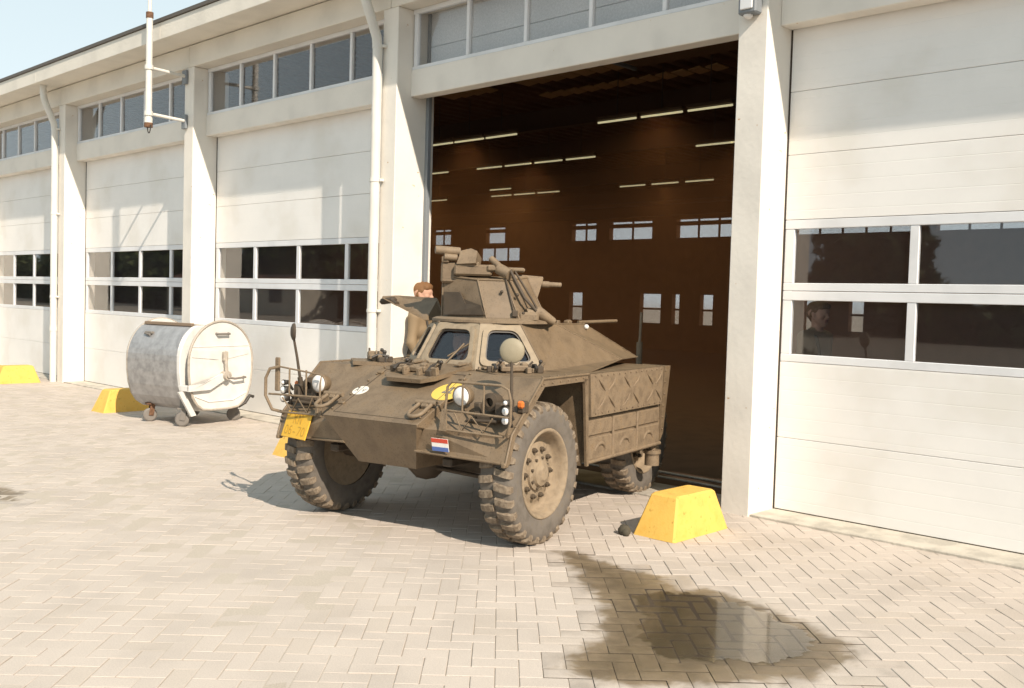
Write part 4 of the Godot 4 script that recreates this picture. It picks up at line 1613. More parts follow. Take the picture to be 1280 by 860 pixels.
func shutter(car: Node3D, pts: Array) -> void:
	# pts: the two hinge corners first
	var g := G.new()
	var m: Vector3 = (pts[1] - pts[0]).cross(pts[2] - pts[0])
	var list := pts.duplicate()
	if m.y < 0.0: list.reverse()
	g.slab(list, 0.03)
	var o := obj("armoured_shutter", g, M.olive_paint, car)
	var mid := Vector3.ZERO
	for p in pts: mid += p / pts.size()
	var hinge: Vector3 = (pts[0] + pts[1]) / 2.0
	var ex: Vector3 = (pts[1] - pts[0]).normalized()
	var ez: Vector3 = (mid - hinge).normalized()
	var up := ez.cross(ex).normalized()
	if up.y < 0.0: up = -up
	var half: float = (pts[1] - pts[0]).length() / 2.0
	# hinge barrels
	g = G.new()
	for s in [-0.75, 0.75]:
		var a: Vector3 = hinge + ex * half * s
		g.tube([a - ex * 0.05, a + ex * 0.05], 0.018, 8)
		g.slab([a - ex * 0.03 + up * 0.004, a + ex * 0.03 + up * 0.004, a + ex * 0.025 + ez * 0.10 + up * 0.012, a - ex * 0.025 + ez * 0.10 + up * 0.012], 0.01)
	obj("hinge", g, M.olive_paint_dusty, o)
	# vision block, clamps and levers on the upturned inner side
	g = G.new()
	var bs := Basis(ex, up, ex.cross(up))
	g.box(mid + up * 0.028 - ex * 0.02, Vector3(half * 0.75, 0.045, 0.07), 0.01, bs)
	g.box(mid + up * 0.05 + ex * half * 0.2, Vector3(0.05, 0.04, 0.05), 0.01, bs)
	g.box(mid + up * 0.03 + ez * 0.07 - ex * half * 0.3, Vector3(0.10, 0.035, 0.03), 0.006, bs)
	obj("vision_block", g, M.olive_paint_dusty, o)
	for k in 14:
		g = G.new()
		var a: Vector3 = mid + ex * half * (-0.74 + 0.112 * k) + ez * rng.randf_range(-0.08, 0.09)
		var hh := rng.randf_range(0.03, 0.07)
		g.box(a + up * hh * 0.5, Vector3(rng.randf_range(0.025, 0.055), hh, rng.randf_range(0.025, 0.055)), 0.005, bs)
		if k % 3 == 1: g.tube([a + up * (hh - 0.006), a + up * (hh + 0.025) + ex * 0.03], 0.008, 6)
		obj("lock_fitting", g, M.olive_paint_dusty if k % 2 else M.olive_paint_dark, o)
	g = G.new()
	for s in [-0.62, 0.5]:
		var a: Vector3 = mid + ex * half * s - ez * 0.03
		g.tube([a, a + up * 0.05], 0.014, 8)
		g.tube([a + up * 0.045 - ez * 0.03, a + up * 0.055 + ez * 0.05, a + up * 0.03 + ez * 0.10], 0.011, 6)
		g.tube([a + up * 0.02 + ex * 0.03, a + up * 0.07 + ex * 0.05], 0.008, 6)
		g.ball(a + up * 0.075 + ex * 0.05, Vector3(0.016, 0.016, 0.016), 8)
	obj("clamp_lever", g, M.dark_steel, o)


func make_turret(car: Node3D) -> void:
	# own axes: x to the right in the picture, z towards the viewer, 0.155 m per 24 pixels or so
	var fr := Transform3D(Basis(Vector3.UP, deg_to_rad(32.7)), Vector3(0, 1.48, -0.95))
	var low := [Vector3(-0.41, 0.03, 0.06), Vector3(-0.05, 0.03, 0.36), Vector3(0.20, 0.03, 0.37), Vector3(0.42, 0.03, 0.10), Vector3(0.36, 0.03, -0.26), Vector3(-0.30, 0.03, -0.32)]
	var top := [Vector3(-0.41, 0.36, 0.03), Vector3(-0.13, 0.33, 0.23), Vector3(0.085, 0.33, 0.25), Vector3(0.26, 0.36, 0.07), Vector3(0.20, 0.36, -0.18), Vector3(-0.28, 0.36, -0.26)]
	var mid := Vector3(0, 0.2, 0)
	var g := G.new()
	g.x = fr
	for i in 6:
		var j := (i + 1) % 6
		g.face([low[i], low[j], top[j], top[i]], mid)
		g.tube([low[i], top[i]], 0.008, 5)
		g.tube([low[i], low[j]], 0.010, 5)
		g.tube([top[i], top[j]], 0.010, 5)
	g.face(top, mid)
	var t := obj("turret", g, M.olive_paint, car)
	g = G.new()
	g.x = fr
	g.lathe([Vector2(0.49, 0.0), Vector2(0.49, 0.02), Vector2(0.45, 0.035), Vector2(0.30, 0.035)], 32)
	obj("turret_ring", g, M.olive_paint_dusty, t)
	# dark plate painting the shade low on the left face
	g = G.new()
	g.x = fr
	var a := [Vector3(-0.39, 0.05, 0.110), Vector3(-0.07, 0.06, 0.362), Vector3(-0.10, 0.13, 0.335), Vector3(-0.22, 0.14, 0.232), Vector3(-0.27, 0.23, 0.180), Vector3(-0.40, 0.23, 0.085)]
	plate(g, a, mid, 0.012)
	obj("painted_shade_panel", g, M.olive_paint_dark, t)
	# upper left housing: block, sight tube, its bracket
	g = G.new()
	g.x = fr
	g.span(Vector3(-0.425, 0.30, -0.12), Vector3(-0.30, 0.47, 0.10), 0.015)
	g.span(Vector3(-0.32, 0.36, -0.15), Vector3(-0.02, 0.45, 0.16), 0.015)
	obj("upper_housing", g, M.olive_paint, t)
	g = G.new()
	g.x = fr
	g.slab([Vector3(-0.30, 0.45, 0.17), Vector3(-0.15, 0.46, 0.20), Vector3(-0.14, 0.555, 0.17), Vector3(-0.19, 0.575, 0.15), Vector3(-0.27, 0.555, 0.14)], 0.16)
	g.span(Vector3(-0.30, 0.42, -0.02), Vector3(-0.12, 0.47, 0.16), 0.01)
	obj("sight_housing", g, M.olive_paint_dusty, t)
	g = G.new()
	g.x = fr
	g.tube([Vector3(-0.47, 0.558, 0.12), Vector3(-0.45, 0.558, 0.115), Vector3(-0.28, 0.55, 0.07)], [0.030, 0.034, 0.034], 12)
	g.tube([Vector3(-0.40, 0.505, 0.12), Vector3(-0.30, 0.50, 0.10)], 0.028, 10)
	g.span(Vector3(-0.42, 0.46, 0.06), Vector3(-0.36, 0.51, 0.12), 0.008)
	obj("sight_tube", g, M.olive_paint_dusty, t)
	# gun cradle tube and gun barrel
	g = G.new()
	g.x = fr
	g.tube([Vector3(-0.03, 0.50, 0.12), Vector3(0.08, 0.40, 0.22)], 0.026, 10)
	g.tube([Vector3(0.03, 0.42, 0.20), Vector3(0.12, 0.375, 0.26)], 0.045, 10)
	g.span(Vector3(0.10, 0.40, 0.02), Vector3(0.24, 0.435, 0.14), 0.012)
	g.span(Vector3(-0.06, 0.40, 0.05), Vector3(0.06, 0.45, 0.18), 0.012)
	obj("cradle", g, M.olive_paint_dusty, t)
	g = G.new()
	g.x = fr
	g.tube([Vector3(0.20, 0.315, -0.02), Vector3(0.36, 0.315, -0.05), Vector3(0.54, 0.312, -0.09)], [0.024, 0.022, 0.020], 10)
	g.tube([Vector3(0.38, 0.314, -0.055), Vector3(0.44, 0.313, -0.07)], 0.027, 10)
	obj("gun_barrel", g, M.olive_paint_dusty, t)
	# rear shield with folded rim
	g = G.new()
	g.x = fr
	g.slab([Vector3(0.15, 0.365, 0.10), Vector3(0.375, 0.355, -0.02), Vector3(0.31, 0.13, 0.10), Vector3(0.24, 0.10, 0.16)], 0.02)
	g.tube([Vector3(0.14, 0.372, 0.105), Vector3(0.385, 0.36, -0.025)], 0.014, 8)
	g.tube([Vector3(0.385, 0.36, -0.025), Vector3(0.315, 0.12, 0.10)], 0.009, 8)
	obj("shield", g, M.olive_paint_dusty, t)
	# slanted spring struts and seam on the right face
	g = G.new()
	g.x = fr
	g.tube([Vector3(0.12, 0.41, 0.27), Vector3(0.235, 0.20, 0.335), Vector3(0.33, 0.10, 0.33)], 0.013, 8)
	g.tube([Vector3(0.16, 0.40, 0.24), Vector3(0.30, 0.18, 0.30), Vector3(0.345, 0.10, 0.31)], 0.009, 8)
	obj("spring_strut", g, M.olive_paint_dark, t)
	g = G.new()
	g.x = fr
	g.tube([Vector3(0.09, 0.335, 0.262), Vector3(0.165, 0.06, 0.372)], 0.007, 6)
	g.box(Vector3(0.165, 0.075, 0.375), Vector3(0.045, 0.05, 0.03), 0.006)
	for p in [Vector3(0.06, 0.24, 0.31), Vector3(0.23, 0.08, 0.35), Vector3(0.29, 0.07, 0.30), Vector3(0.18, 0.22, 0.32)]: g.ball(p, Vector3(0.014, 0.014, 0.014), 8)
	obj("turret_bolt", g, M.olive_paint_dark, t)
	g = G.new()
	g.x = fr
	g.tube([Vector3(0.26, 0.07, 0.30), Vector3(0.35, 0.09, 0.28), Vector3(0.47, 0.02, 0.22)], [0.05, 0.05, 0.03], 10)
	g.box(Vector3(0.27, 0.05, 0.30), Vector3(0.16, 0.08, 0.12), 0.02)
	obj("traverse_gear", g, M.olive_paint_dusty, t)


func make_lamps(car: Node3D) -> void:
	for s in [1.0, -1.0]:
		# headlight
		var hx: float = 0.60 * s if s > 0 else -0.665
		var at := Vector3(hx, 1.012, 0.34)
		var g := G.new()
		var face := Basis(Vector3.RIGHT, PI / 2)       # lathe axis to +z
		g.x = Transform3D(face, at)
		g.lathe([Vector2(0.0, -0.11), Vector2(0.03, -0.105), Vector2(0.058, -0.07), Vector2(0.07, -0.02), Vector2(0.073, 0.0), Vector2(0.068, 0.008), Vector2(0.062, 0.004)], 24, false)
		g.x = Transform3D()
		g.tube([at + Vector3(0, -0.06, -0.03), at + Vector3(0, -0.17, -0.05)], 0.016, 8)
		g.box(at + Vector3(0, -0.17, -0.06), Vector3(0.12, 0.02, 0.10), 0.006)
		var hl := obj("headlight", g, M.olive_paint, car)
		g = G.new()
		g.x = Transform3D(face, at)
		g.lathe([Vector2(0.064, 0.001), Vector2(0.055, 0.012), Vector2(0.035, 0.022), Vector2(0.015, 0.026), Vector2(0.0, 0.027)], 24, false)
		obj("lens", g, M.lens_glass, hl)
		# horn and blackout lamp behind the guard
		g = G.new()
		g.x = Transform3D(face, Vector3(0.80 * s, 0.985, 0.30))
		g.lathe([Vector2(0.0, -0.10), Vector2(0.05, -0.09), Vector2(0.06, -0.04), Vector2(0.06, 0.0), Vector2(0.03, 0.01), Vector2(0.028, -0.03), Vector2(0.0, -0.03)], 20)
		g.x = Transform3D()
		g.box(Vector3(0.80 * s, 0.88, 0.27), Vector3(0.16, 0.04, 0.14), 0.008)
		g.box(Vector3(0.72 * s, 0.93, 0.31), Vector3(0.05, 0.10, 0.05), 0.008)
		g.box(Vector3(0.89 * s, 0.93, 0.31), Vector3(0.06, 0.12, 0.06), 0.01)
		g.tube([Vector3(0.66 * s, 0.86, 0.36), Vector3(0.9 * s, 0.87, 0.36)], 0.012, 6)
		obj("horn", g, M.olive_paint_dark, car)
		# small side lamps, one above the other
		for k in 3:
			g = G.new()
			var q := Vector3(0.975 * s, [1.0, 0.945, 0.885][k], 0.385)
			var r: float = [0.016, 0.026, 0.026][k]
			g.x = Transform3D(face, q)
			g.lathe([Vector2(0.0, -0.06), Vector2(r, -0.05), Vector2(r + 0.006, 0.0), Vector2(r, 0.004)], 14, false)
			g.x = Transform3D()
			g.tube([q + Vector3(0, 0, -0.05), q + Vector3(0, -0.06, -0.10)], 0.01, 6)
			var sl := obj("side_lamp", g, M.dark_steel, car)
			g = G.new()
			g.x = Transform3D(face, q)
			g.lathe([Vector2(r, 0.002), Vector2(r * 0.7, 0.014), Vector2(0.0, 0.02)], 14, false)
			obj("lens", g, M.lens_glass, sl)
		# brush guard of bent tube
		g = G.new()
		var zf := 0.45
		var loop := [Vector3(0.56, 0.80, 0.47), Vector3(0.55, 0.93, zf), Vector3(0.565, 1.08, zf), Vector3(0.60, 1.115, zf), Vector3(0.98, 1.115, zf), Vector3(1.035, 1.09, zf), Vector3(1.055, 1.02, zf), Vector3(1.055, 0.88, zf), Vector3(1.02, 0.80, 0.44), Vector3(0.985, 0.775, 0.36)]
		if s < 0: loop = [Vector3(0.56, 0.80, 0.47), Vector3(0.55, 0.93, zf), Vector3(0.55, 1.02, zf), Vector3(0.585, 1.08, 0.40), Vector3(0.98, 1.12, 0.42), Vector3(1.06, 1.10, 0.44), Vector3(1.09, 1.03, zf), Vector3(1.09, 0.90, zf), Vector3(1.03, 0.80, 0.44), Vector3(0.985, 0.775, 0.36)]
		var m := func(a: Array) -> Array: return a.map(func(p): return Vector3(p.x * s, p.y, p.z))
		g.tube(m.call(loop.slice(4 if s < 0 else 0, 10)), 0.012 if s < 0 else 0.009, 8)
		g.tube(m.call(loop.slice(0, 6)), 0.007, 6)
		g.tube(m.call([Vector3(0.55, 0.925, zf), Vector3(1.055, 0.915, zf)]), 0.008, 6)
		for px in [0.685, 0.85]:
			g.tube(m.call([Vector3(px, 1.112, zf), Vector3(px, 0.92, zf), Vector3(px, 0.915, zf)]), 0.007, 6)
		g.tube(m.call([Vector3(0.56, 0.80, 0.47), Vector3(0.99, 0.785, 0.42)]), 0.008, 6)
		g.slab(m.call([Vector3(0.53, 0.93, zf + 0.004), Vector3(0.57, 0.93, zf + 0.004), Vector3(0.58, 0.79, zf + 0.02), Vector3(0.52, 0.79, zf + 0.02)]), 0.008)
		g.tube(m.call([Vector3(0.62, 0.92, zf), Vector3(0.68, 0.80, zf - 0.01), Vector3(0.76, 0.90, zf), Vector3(0.84, 0.80, zf - 0.02), Vector3(0.92, 0.90, zf)]), 0.006, 6)
		obj("brush_guard", g, M.olive_paint_dusty, car)
		if s < 0:
			g = G.new()
			g.box(Vector3(-1.02, 1.06, 0.40), Vector3(0.045, 0.25, 0.02), 0.006)
			obj("marker_post", g, M.olive_paint_dusty, car)
		# mirror on its stalk
		g = G.new()
		var foot := Vector3(0.93 * s, 0.93 if s > 0 else 0.95, 0.24)
		var head := Vector3(0.90 * s, 1.325, 0.205) if s > 0 else Vector3(-0.965, 1.375, 0.30)
		g.tube([foot, foot.lerp(head, 0.55), head + Vector3(0, -0.03, 0)], [0.012, 0.010, 0.009], 8)
		g.tube([foot, foot.lerp(head, 0.2)], 0.019, 8)
		var mi := obj("mirror", g, M.olive_paint_dark, car)
		g = G.new()
		var toward := Vector3(0.35, 0.05, 1).normalized() if s > 0 else Vector3(1.0, 0.0, 0.25).normalized()
		if s < 0: toward = Vector3(-0.62, 0.0, 0.79).normalized()
		var b := Basis.looking_at(-toward) * Basis(Vector3.RIGHT, PI / 2)
		g.x = Transform3D(b, head)
		var rr := 0.084 if s > 0 else 0.066
		g.lathe([Vector2(0.0, 0.022), Vector2(rr * 0.5, 0.019), Vector2(rr * 0.9, 0.009), Vector2(rr, 0.0), Vector2(rr, -0.010), Vector2(0.0, -0.010)], 24, false)
		obj("mirror_head", g, M.mirror_grey if s > 0 else M.olive_paint_dark, mi)
		# turn lamp on the fender side
		g = G.new()
		g.box(Vector3(0.985 * s, 0.958, 0.185), Vector3(0.06, 0.085, 0.07), 0.012)
		var tl := obj("turn_lamp", g, M.olive_paint_dark, car)
		g = G.new()
		g.box(Vector3(0.99 * s, 0.978, 0.222), Vector3(0.05, 0.05, 0.03), 0.012)
		obj("orange_lens", g, M.lens_orange, tl)


func letters(text: String, called: String, size: float, at: Vector3, basis: Basis, material: Material, parent: Node) -> void:
	var t := TextMesh.new()
	var f := SystemFont.new()
	f.font_names = PackedStringArray(["Droid Sans Mono"])
	t.font = f
	t.font_size = 32
	t.pixel_size = size / 32.0
	t.depth = 0.002
	t.text = text
	var o := MeshInstance3D.new()
	o.name = called
	o.mesh = t
	o.material_override = material
	o.transform = Transform3D(basis, at)
	parent.add_child(o, true)


func disc(g: G, r: float, thick: float) -> void:
	g.lathe([Vector2(r, -0.001), Vector2(r, thick), Vector2(0, thick)], 28)


func make_marks(car: Node3D) -> void:
	# number plate on the far fender
	var A := Vector3(-0.405, 0.79, 0.485)
	var Bp := Vector3(-1.0, 0.79, 0.345)
	var Cp := Vector3(-1.0, 0.61, 0.41)
	var ex := (A - Bp).normalized()
	var ez := ex.cross(Bp - Cp).normalized()
	var fr := Transform3D(Basis(ex, ez.cross(ex), ez), Bp.lerp(Cp, 0.5))
	var g := G.new()
	g.x = fr
	g.box(Vector3(0.235, 0.0, 0.013), Vector3(0.31, 0.195, 0.010), 0.003)
	var plate_ := obj("number_plate", g, M.plate_yellow, car)
	letters("KN", "plate_letters", 0.10, fr * Vector3(0.235, 0.044, 0.0195), fr.basis, M.plate_print, plate_)
	letters("06-70", "plate_letters", 0.088, fr * Vector3(0.235, -0.044, 0.0195), fr.basis, M.plate_print, plate_)
	# flag on the near fender
	var P := Vector3(0.31, 0.632, 0.45)
	var Q := Vector3(1.0, 0.61, 0.41)
	var R := Vector3(0.405, 0.79, 0.485)
	ex = (Q - P).normalized()
	ez = ex.cross(R - P).normalized()
	fr = Transform3D(Basis(ex, ez.cross(ex), ez), P)
	var turn := Basis(Vector3.BACK, 0.03)
	var base := G.new()
	base.x = fr
	base.box(Vector3(0.215, 0.075, 0.012), Vector3(0.128, 0.088, 0.006), 0.0005, turn)
	var flag := obj("flag_sticker", base, M.flag_white, car)
	for k in 2:
		var s := G.new()
		s.x = fr
		s.box(Vector3(0.215 - (0.0009 if k == 0 else -0.0009), 0.075 + (0.0295 if k == 0 else -0.0295), 0.0152), Vector3(0.128, 0.029, 0.002), 0.0003, turn)
		obj("red_stripe" if k == 0 else "blue_stripe", s, M.flag_red if k == 0 else M.flag_blue, flag)
	# white disc and yellow disc on the bonnet
	var sl := func(w: float) -> float: return 0.822 + 0.4643 * (0.572 - w)
	var tilt := Basis(Vector3.RIGHT, atan(0.4643))
	g = G.new()
	g.x = Transform3D(tilt, Vector3(-0.352, sl.call(0.24), 0.24))
	disc(g, 0.062, 0.003)
	var wd := obj("white_disc", g, M.marking_white, car)
	letters("A V", "disc_letters", 0.05, g.x * Vector3(0, 0.0045, 0.0), tilt * Basis(Vector3.RIGHT, -PI / 2), M.marking_grey, wd)
	g = G.new()
	g.x = Transform3D(tilt, Vector3(0.365, sl.call(0.16), 0.16))
	disc(g, 0.12, 0.003)
	var yd := obj("yellow_disc", g, M.marking_yellow, car)
	letters("4", "disc_letters", 0.15, g.x * Vector3(0.0, 0.0045, 0.0), tilt * Basis(Vector3.RIGHT, -PI / 2), M.marking_grey, yd)


func make_wheels(car: Node3D) -> void:
	# wheel axis along x, outer side at +x; centre at the origin
	var turn := Basis(Vector3(0, 0, -1), Vector3(1, 0, 0), Vector3(0, -1, 0))     # lathe y to x
	var tyre := G.new()
	tyre.x = Transform3D(turn, Vector3.ZERO)
	tyre.lathe([Vector2(0.29, -0.13), Vector2(0.33, -0.145), Vector2(0.40, -0.152), Vector2(0.447, -0.142), Vector2(0.462, -0.118), Vector2(0.465, 0.0), Vector2(0.462, 0.118), Vector2(0.447, 0.142), Vector2(0.40, 0.152), Vector2(0.33, 0.145), Vector2(0.30, 0.135), Vector2(0.288, 0.11)], 64, false)
	var lugs := G.new()
	var n := 30
	for i in n:
		for s in [-1.0, 1.0]:
			var a: float = TAU * (i + (0.5 if s > 0 else 0.0)) / n
			var b := Basis(Vector3.RIGHT, a)
			var w := 0.022
			# block from the centre of the tread over the shoulder
			var sec := []
			for e in [[0.012, 0.487, -0.01], [0.075, 0.487, 0.0], [0.122, 0.480, 0.006], [0.146, 0.466, 0.008], [0.153, 0.442, 0.006]]:
				sec.append(Vector3(e[0] * s, e[1], e[2]))
			for k in sec.size() - 1:
				var p0: Vector3 = sec[k]
				var p1: Vector3 = sec[k + 1]
				var in0 := Vector3(p0.x * 0.9, p0.y - 0.04, p0.z)
				var in1 := Vector3(p1.x * 0.9, p1.y - 0.04, p1.z)
				var wz := Vector3(0, 0, w)
				var wz1 := Vector3(0, 0, w * (0.75 if k == 3 else 1.0))
				var mid := (p0 + p1 + in0 + in1) / 4.0
				for f in [[p0 - wz, p0 + wz, p1 + wz1, p1 - wz1], [p0 + wz, p1 + wz1, in1 + wz1 * 1.3, in0 + wz * 1.3], [p0 - wz, p1 - wz1, in1 - wz1 * 1.3, in0 - wz * 1.3]]:
					lugs.face(f.map(func(q): return b * q), b * mid)
				if k == 0: lugs.face([p0 - wz, p0 + wz, in0 + wz, in0 - wz].map(func(q): return b * q), b * mid)
				if k == 3: lugs.face([p1 - wz1, p1 + wz1, in1 + wz1, in1 - wz1].map(func(q): return b * q), b * mid)
	var rim := G.new()
	rim.x = Transform3D(turn, Vector3.ZERO)
	rim.lathe([Vector2(0.285, 0.10), Vector2(0.305, 0.128), Vector2(0.312, 0.140), Vector2(0.302, 0.150), Vector2(0.288, 0.142), Vector2(0.272, 0.10), Vector2(0.262, 0.04), Vector2(0.245, 0.022), Vector2(0.20, 0.034), Vector2(0.185, 0.05), Vector2(0.12, 0.055), Vector2(0.0, 0.055)], 40, false)
	rim.lathe([Vector2(0.0, -0.09), Vector2(0.25, -0.09), Vector2(0.28, -0.12), Vector2(0.29, -0.12)], 32, false)
	var hub := G.new()
	hub.x = Transform3D(turn, Vector3.ZERO)
	hub.lathe([Vector2(0.125, 0.05), Vector2(0.12, 0.075), Vector2(0.095, 0.085), Vector2(0.085, 0.11), Vector2(0.06, 0.122), Vector2(0.045, 0.135), Vector2(0.0, 0.14)], 24)
	var nuts := G.new()
	for i in 10:
		var a := TAU * i / 10.0
		var c := Vector3(0.05, cos(a) * 0.165, sin(a) * 0.165)
		nuts.tube([c, c + Vector3(0.028, 0, 0)], 0.018, 6)
		nuts.tube([c + Vector3(0.028, 0, 0), c + Vector3(0.045, 0, 0)], 0.009, 6)
	for i in 8:
		var a := TAU * i / 8.0 + 0.2
		var c := Vector3(0.075, cos(a) * 0.105, sin(a) * 0.105)
		nuts.tube([c, c + Vector3(0.022, 0, 0)], 0.010, 6)
	var first: Node3D
	for e in [[0.89, -0.10, 1.0, 0.3], [-0.845, -0.10, -1.0, 0.9], [0.66, -2.26, 1.0, 1.4], [-0.66, -2.26, -1.0, 2.2]]:
		var o: Node3D
		if first == null:
			o = obj("wheel", tyre, M.tyre_rubber, car)
			obj("tread_lugs", lugs, M.tyre_tread_dusty, o)
			obj("rim", rim, M.rim_muddy, o)
			obj("hub", hub, M.rim_muddy, o)
			obj("wheel_nut", nuts, M.nut_brown, o)
			first = o
		else:
			o = first.duplicate()
			o.name = "wheel"
			car.add_child(o, true)
		var z: float = e[1]
		o.transform = Transform3D(Basis(Vector3.UP, 0.0 if e[2] > 0 else PI) * Basis(Vector3.RIGHT, e[3]).scaled(Vector3(0.84, 1.0, 1.0)), Vector3(e[0], 0.484, z))
	# axles and springs
	for z in [-0.10, -2.26]:
		var g := G.new()
		g.tube([Vector3(-0.76, 0.484, z), Vector3(-0.2, 0.484, z), Vector3(0.2, 0.484, z), Vector3(0.76, 0.484, z)], [0.06, 0.065, 0.065, 0.06], 10)
		g.ball(Vector3(0.0, 0.484, z), Vector3(0.16, 0.16, 0.15), 12)
		g.tube([Vector3(-0.55, 0.43, z - 0.10), Vector3(0.6, 0.43, z + 0.14)], 0.016, 8)
		for s in [-1.0, 1.0]:
			g.box(Vector3(0.5 * s, 0.56, z), Vector3(0.08, 0.06, 0.9), 0.01)
			g.tube([Vector3(0.58 * s, 0.5, z + 0.12), Vector3(0.56 * s, 0.9, z + 0.05)], 0.035, 8)
		obj("axle", g, M.olive_paint_dark, car)  # darker than the hull, underside shade put into the paint

# ------------------------------------------------------------------ people: joined tapered capsules, meshed as surface nets
func nets(g: G, bones: Array, cell: float, sharp: float) -> void:
	# bones: [from, to, radius at from, radius at to, colour]
	var lo := Vector3.INF
	var hi := -Vector3.INF
	for b in bones:
		var r: float = maxf(b[2], b[3]) + cell * 3.0
		lo = lo.min(b[0] - Vector3.ONE * r).min(b[1] - Vector3.ONE * r)
		hi = hi.max(b[0] + Vector3.ONE * r).max(b[1] + Vector3.ONE * r)
	var n := Vector3i(((hi - lo) / cell).ceil()) + Vector3i.ONE
	var f := PackedFloat32Array()
	f.resize(n.x * n.y * n.z)
	var who := PackedInt32Array()
	who.resize(f.size())
	var best := PackedFloat32Array()
	best.resize(f.size())
	best.fill(9.0)
	for k in bones.size():
		var a: Vector3 = bones[k][0]
		var ab: Vector3 = bones[k][1] - a
		var ra: float = bones[k][2]
		var rb: float = bones[k][3]
		var l2 := maxf(ab.length_squared(), 1e-9)
		var pad := Vector3.ONE * (maxf(ra, rb) + cell * 2.5 + 1.6 / sharp)
		var i0 := Vector3i(((a.min(a + ab) - pad - lo) / cell).floor()).max(Vector3i.ZERO)
		var i1 := Vector3i(((a.max(a + ab) + pad - lo) / cell).ceil()).min(n - Vector3i.ONE)
		for z in range(i0.z, i1.z + 1):
			for y in range(i0.y, i1.y + 1):
				var at := (z * n.y + y) * n.x
				for x in range(i0.x, i1.x + 1):
					var p := lo + Vector3(x, y, z) * cell - a
					var t := clampf(p.dot(ab) / l2, 0.0, 1.0)
					var d := (p - ab * t).length() - lerpf(ra, rb, t)
					f[at + x] += exp(-d * sharp)
					if d < best[at + x]:
						best[at + x] = d
						who[at + x] = k
	# field above 1 is inside
	var made := {}
	var sx := 1
	var sy := n.x
	var sz := n.x * n.y
	var corner := [0, sx, sy, sx + sy, sz, sx + sz, sy + sz, sx + sy + sz]
	var offs := [Vector3(0, 0, 0), Vector3(1, 0, 0), Vector3(0, 1, 0), Vector3(1, 1, 0), Vector3(0, 0, 1), Vector3(1, 0, 1), Vector3(0, 1, 1), Vector3(1, 1, 1)]
	var edges := [[0, 1], [2, 3], [4, 5], [6, 7], [0, 2], [1, 3], [4, 6], [5, 7], [0, 4], [1, 5], [2, 6], [3, 7]]
	for z in n.z - 1:
		for y in n.y - 1:
			for x in n.x - 1:
				var at := (z * n.y + y) * n.x + x
				var inside := 0
				for c in 8:
					if f[at + corner[c]] > 1.0: inside += 1
				if inside == 0 or inside == 8: continue
				var sum := Vector3.ZERO
				var hits := 0
				for e in edges:
					var fa := f[at + corner[e[0]]]
					var fb := f[at + corner[e[1]]]
					if (fa > 1.0) == (fb > 1.0): continue
					var la := log(maxf(fa, 1e-12))
					var lb := log(maxf(fb, 1e-12))
					sum += (offs[e[0]] as Vector3).lerp(offs[e[1]], clampf(la / (la - lb), 0.0, 1.0))
					hits += 1
				var v := lo + (Vector3(x, y, z) + sum / hits) * cell
				var grad := Vector3(0, 0, 0)
				for c in 8:
					grad -= (offs[c] * 2.0 - Vector3.ONE) * log(maxf(f[at + corner[c]], 1e-9))
				made[at] = [v, grad.normalized(), bones[who[at]][4]]
	g.colored = true
	for at in made:
		for ax in 3:
			var s: int = [sx, sy, sz][ax]
			var u: int = [sy, sz, sx][ax]
			var w: int = [sz, sx, sy][ax]
			if (f[at] > 1.0) == (f[at + s] > 1.0): continue
			if not (made.has(at - u) and made.has(at - w) and made.has(at - u - w)): continue
			var q := [made[at], made[at - u], made[at - u - w], made[at - w]]
			for t in [[0, 1, 2], [0, 2, 3]]:
				var A = q[t[0]]
				var B = q[t[1]]
				var C = q[t[2]]
				var m: Vector3 = (B[0] - A[0]).cross(C[0] - A[0])
				var order := [A, C, B] if m.dot(A[1] + B[1] + C[1]) >= 0.0 else [A, B, C]
				for e in order:
					g.tint = e[2]
					g.put(e[0], e[1])


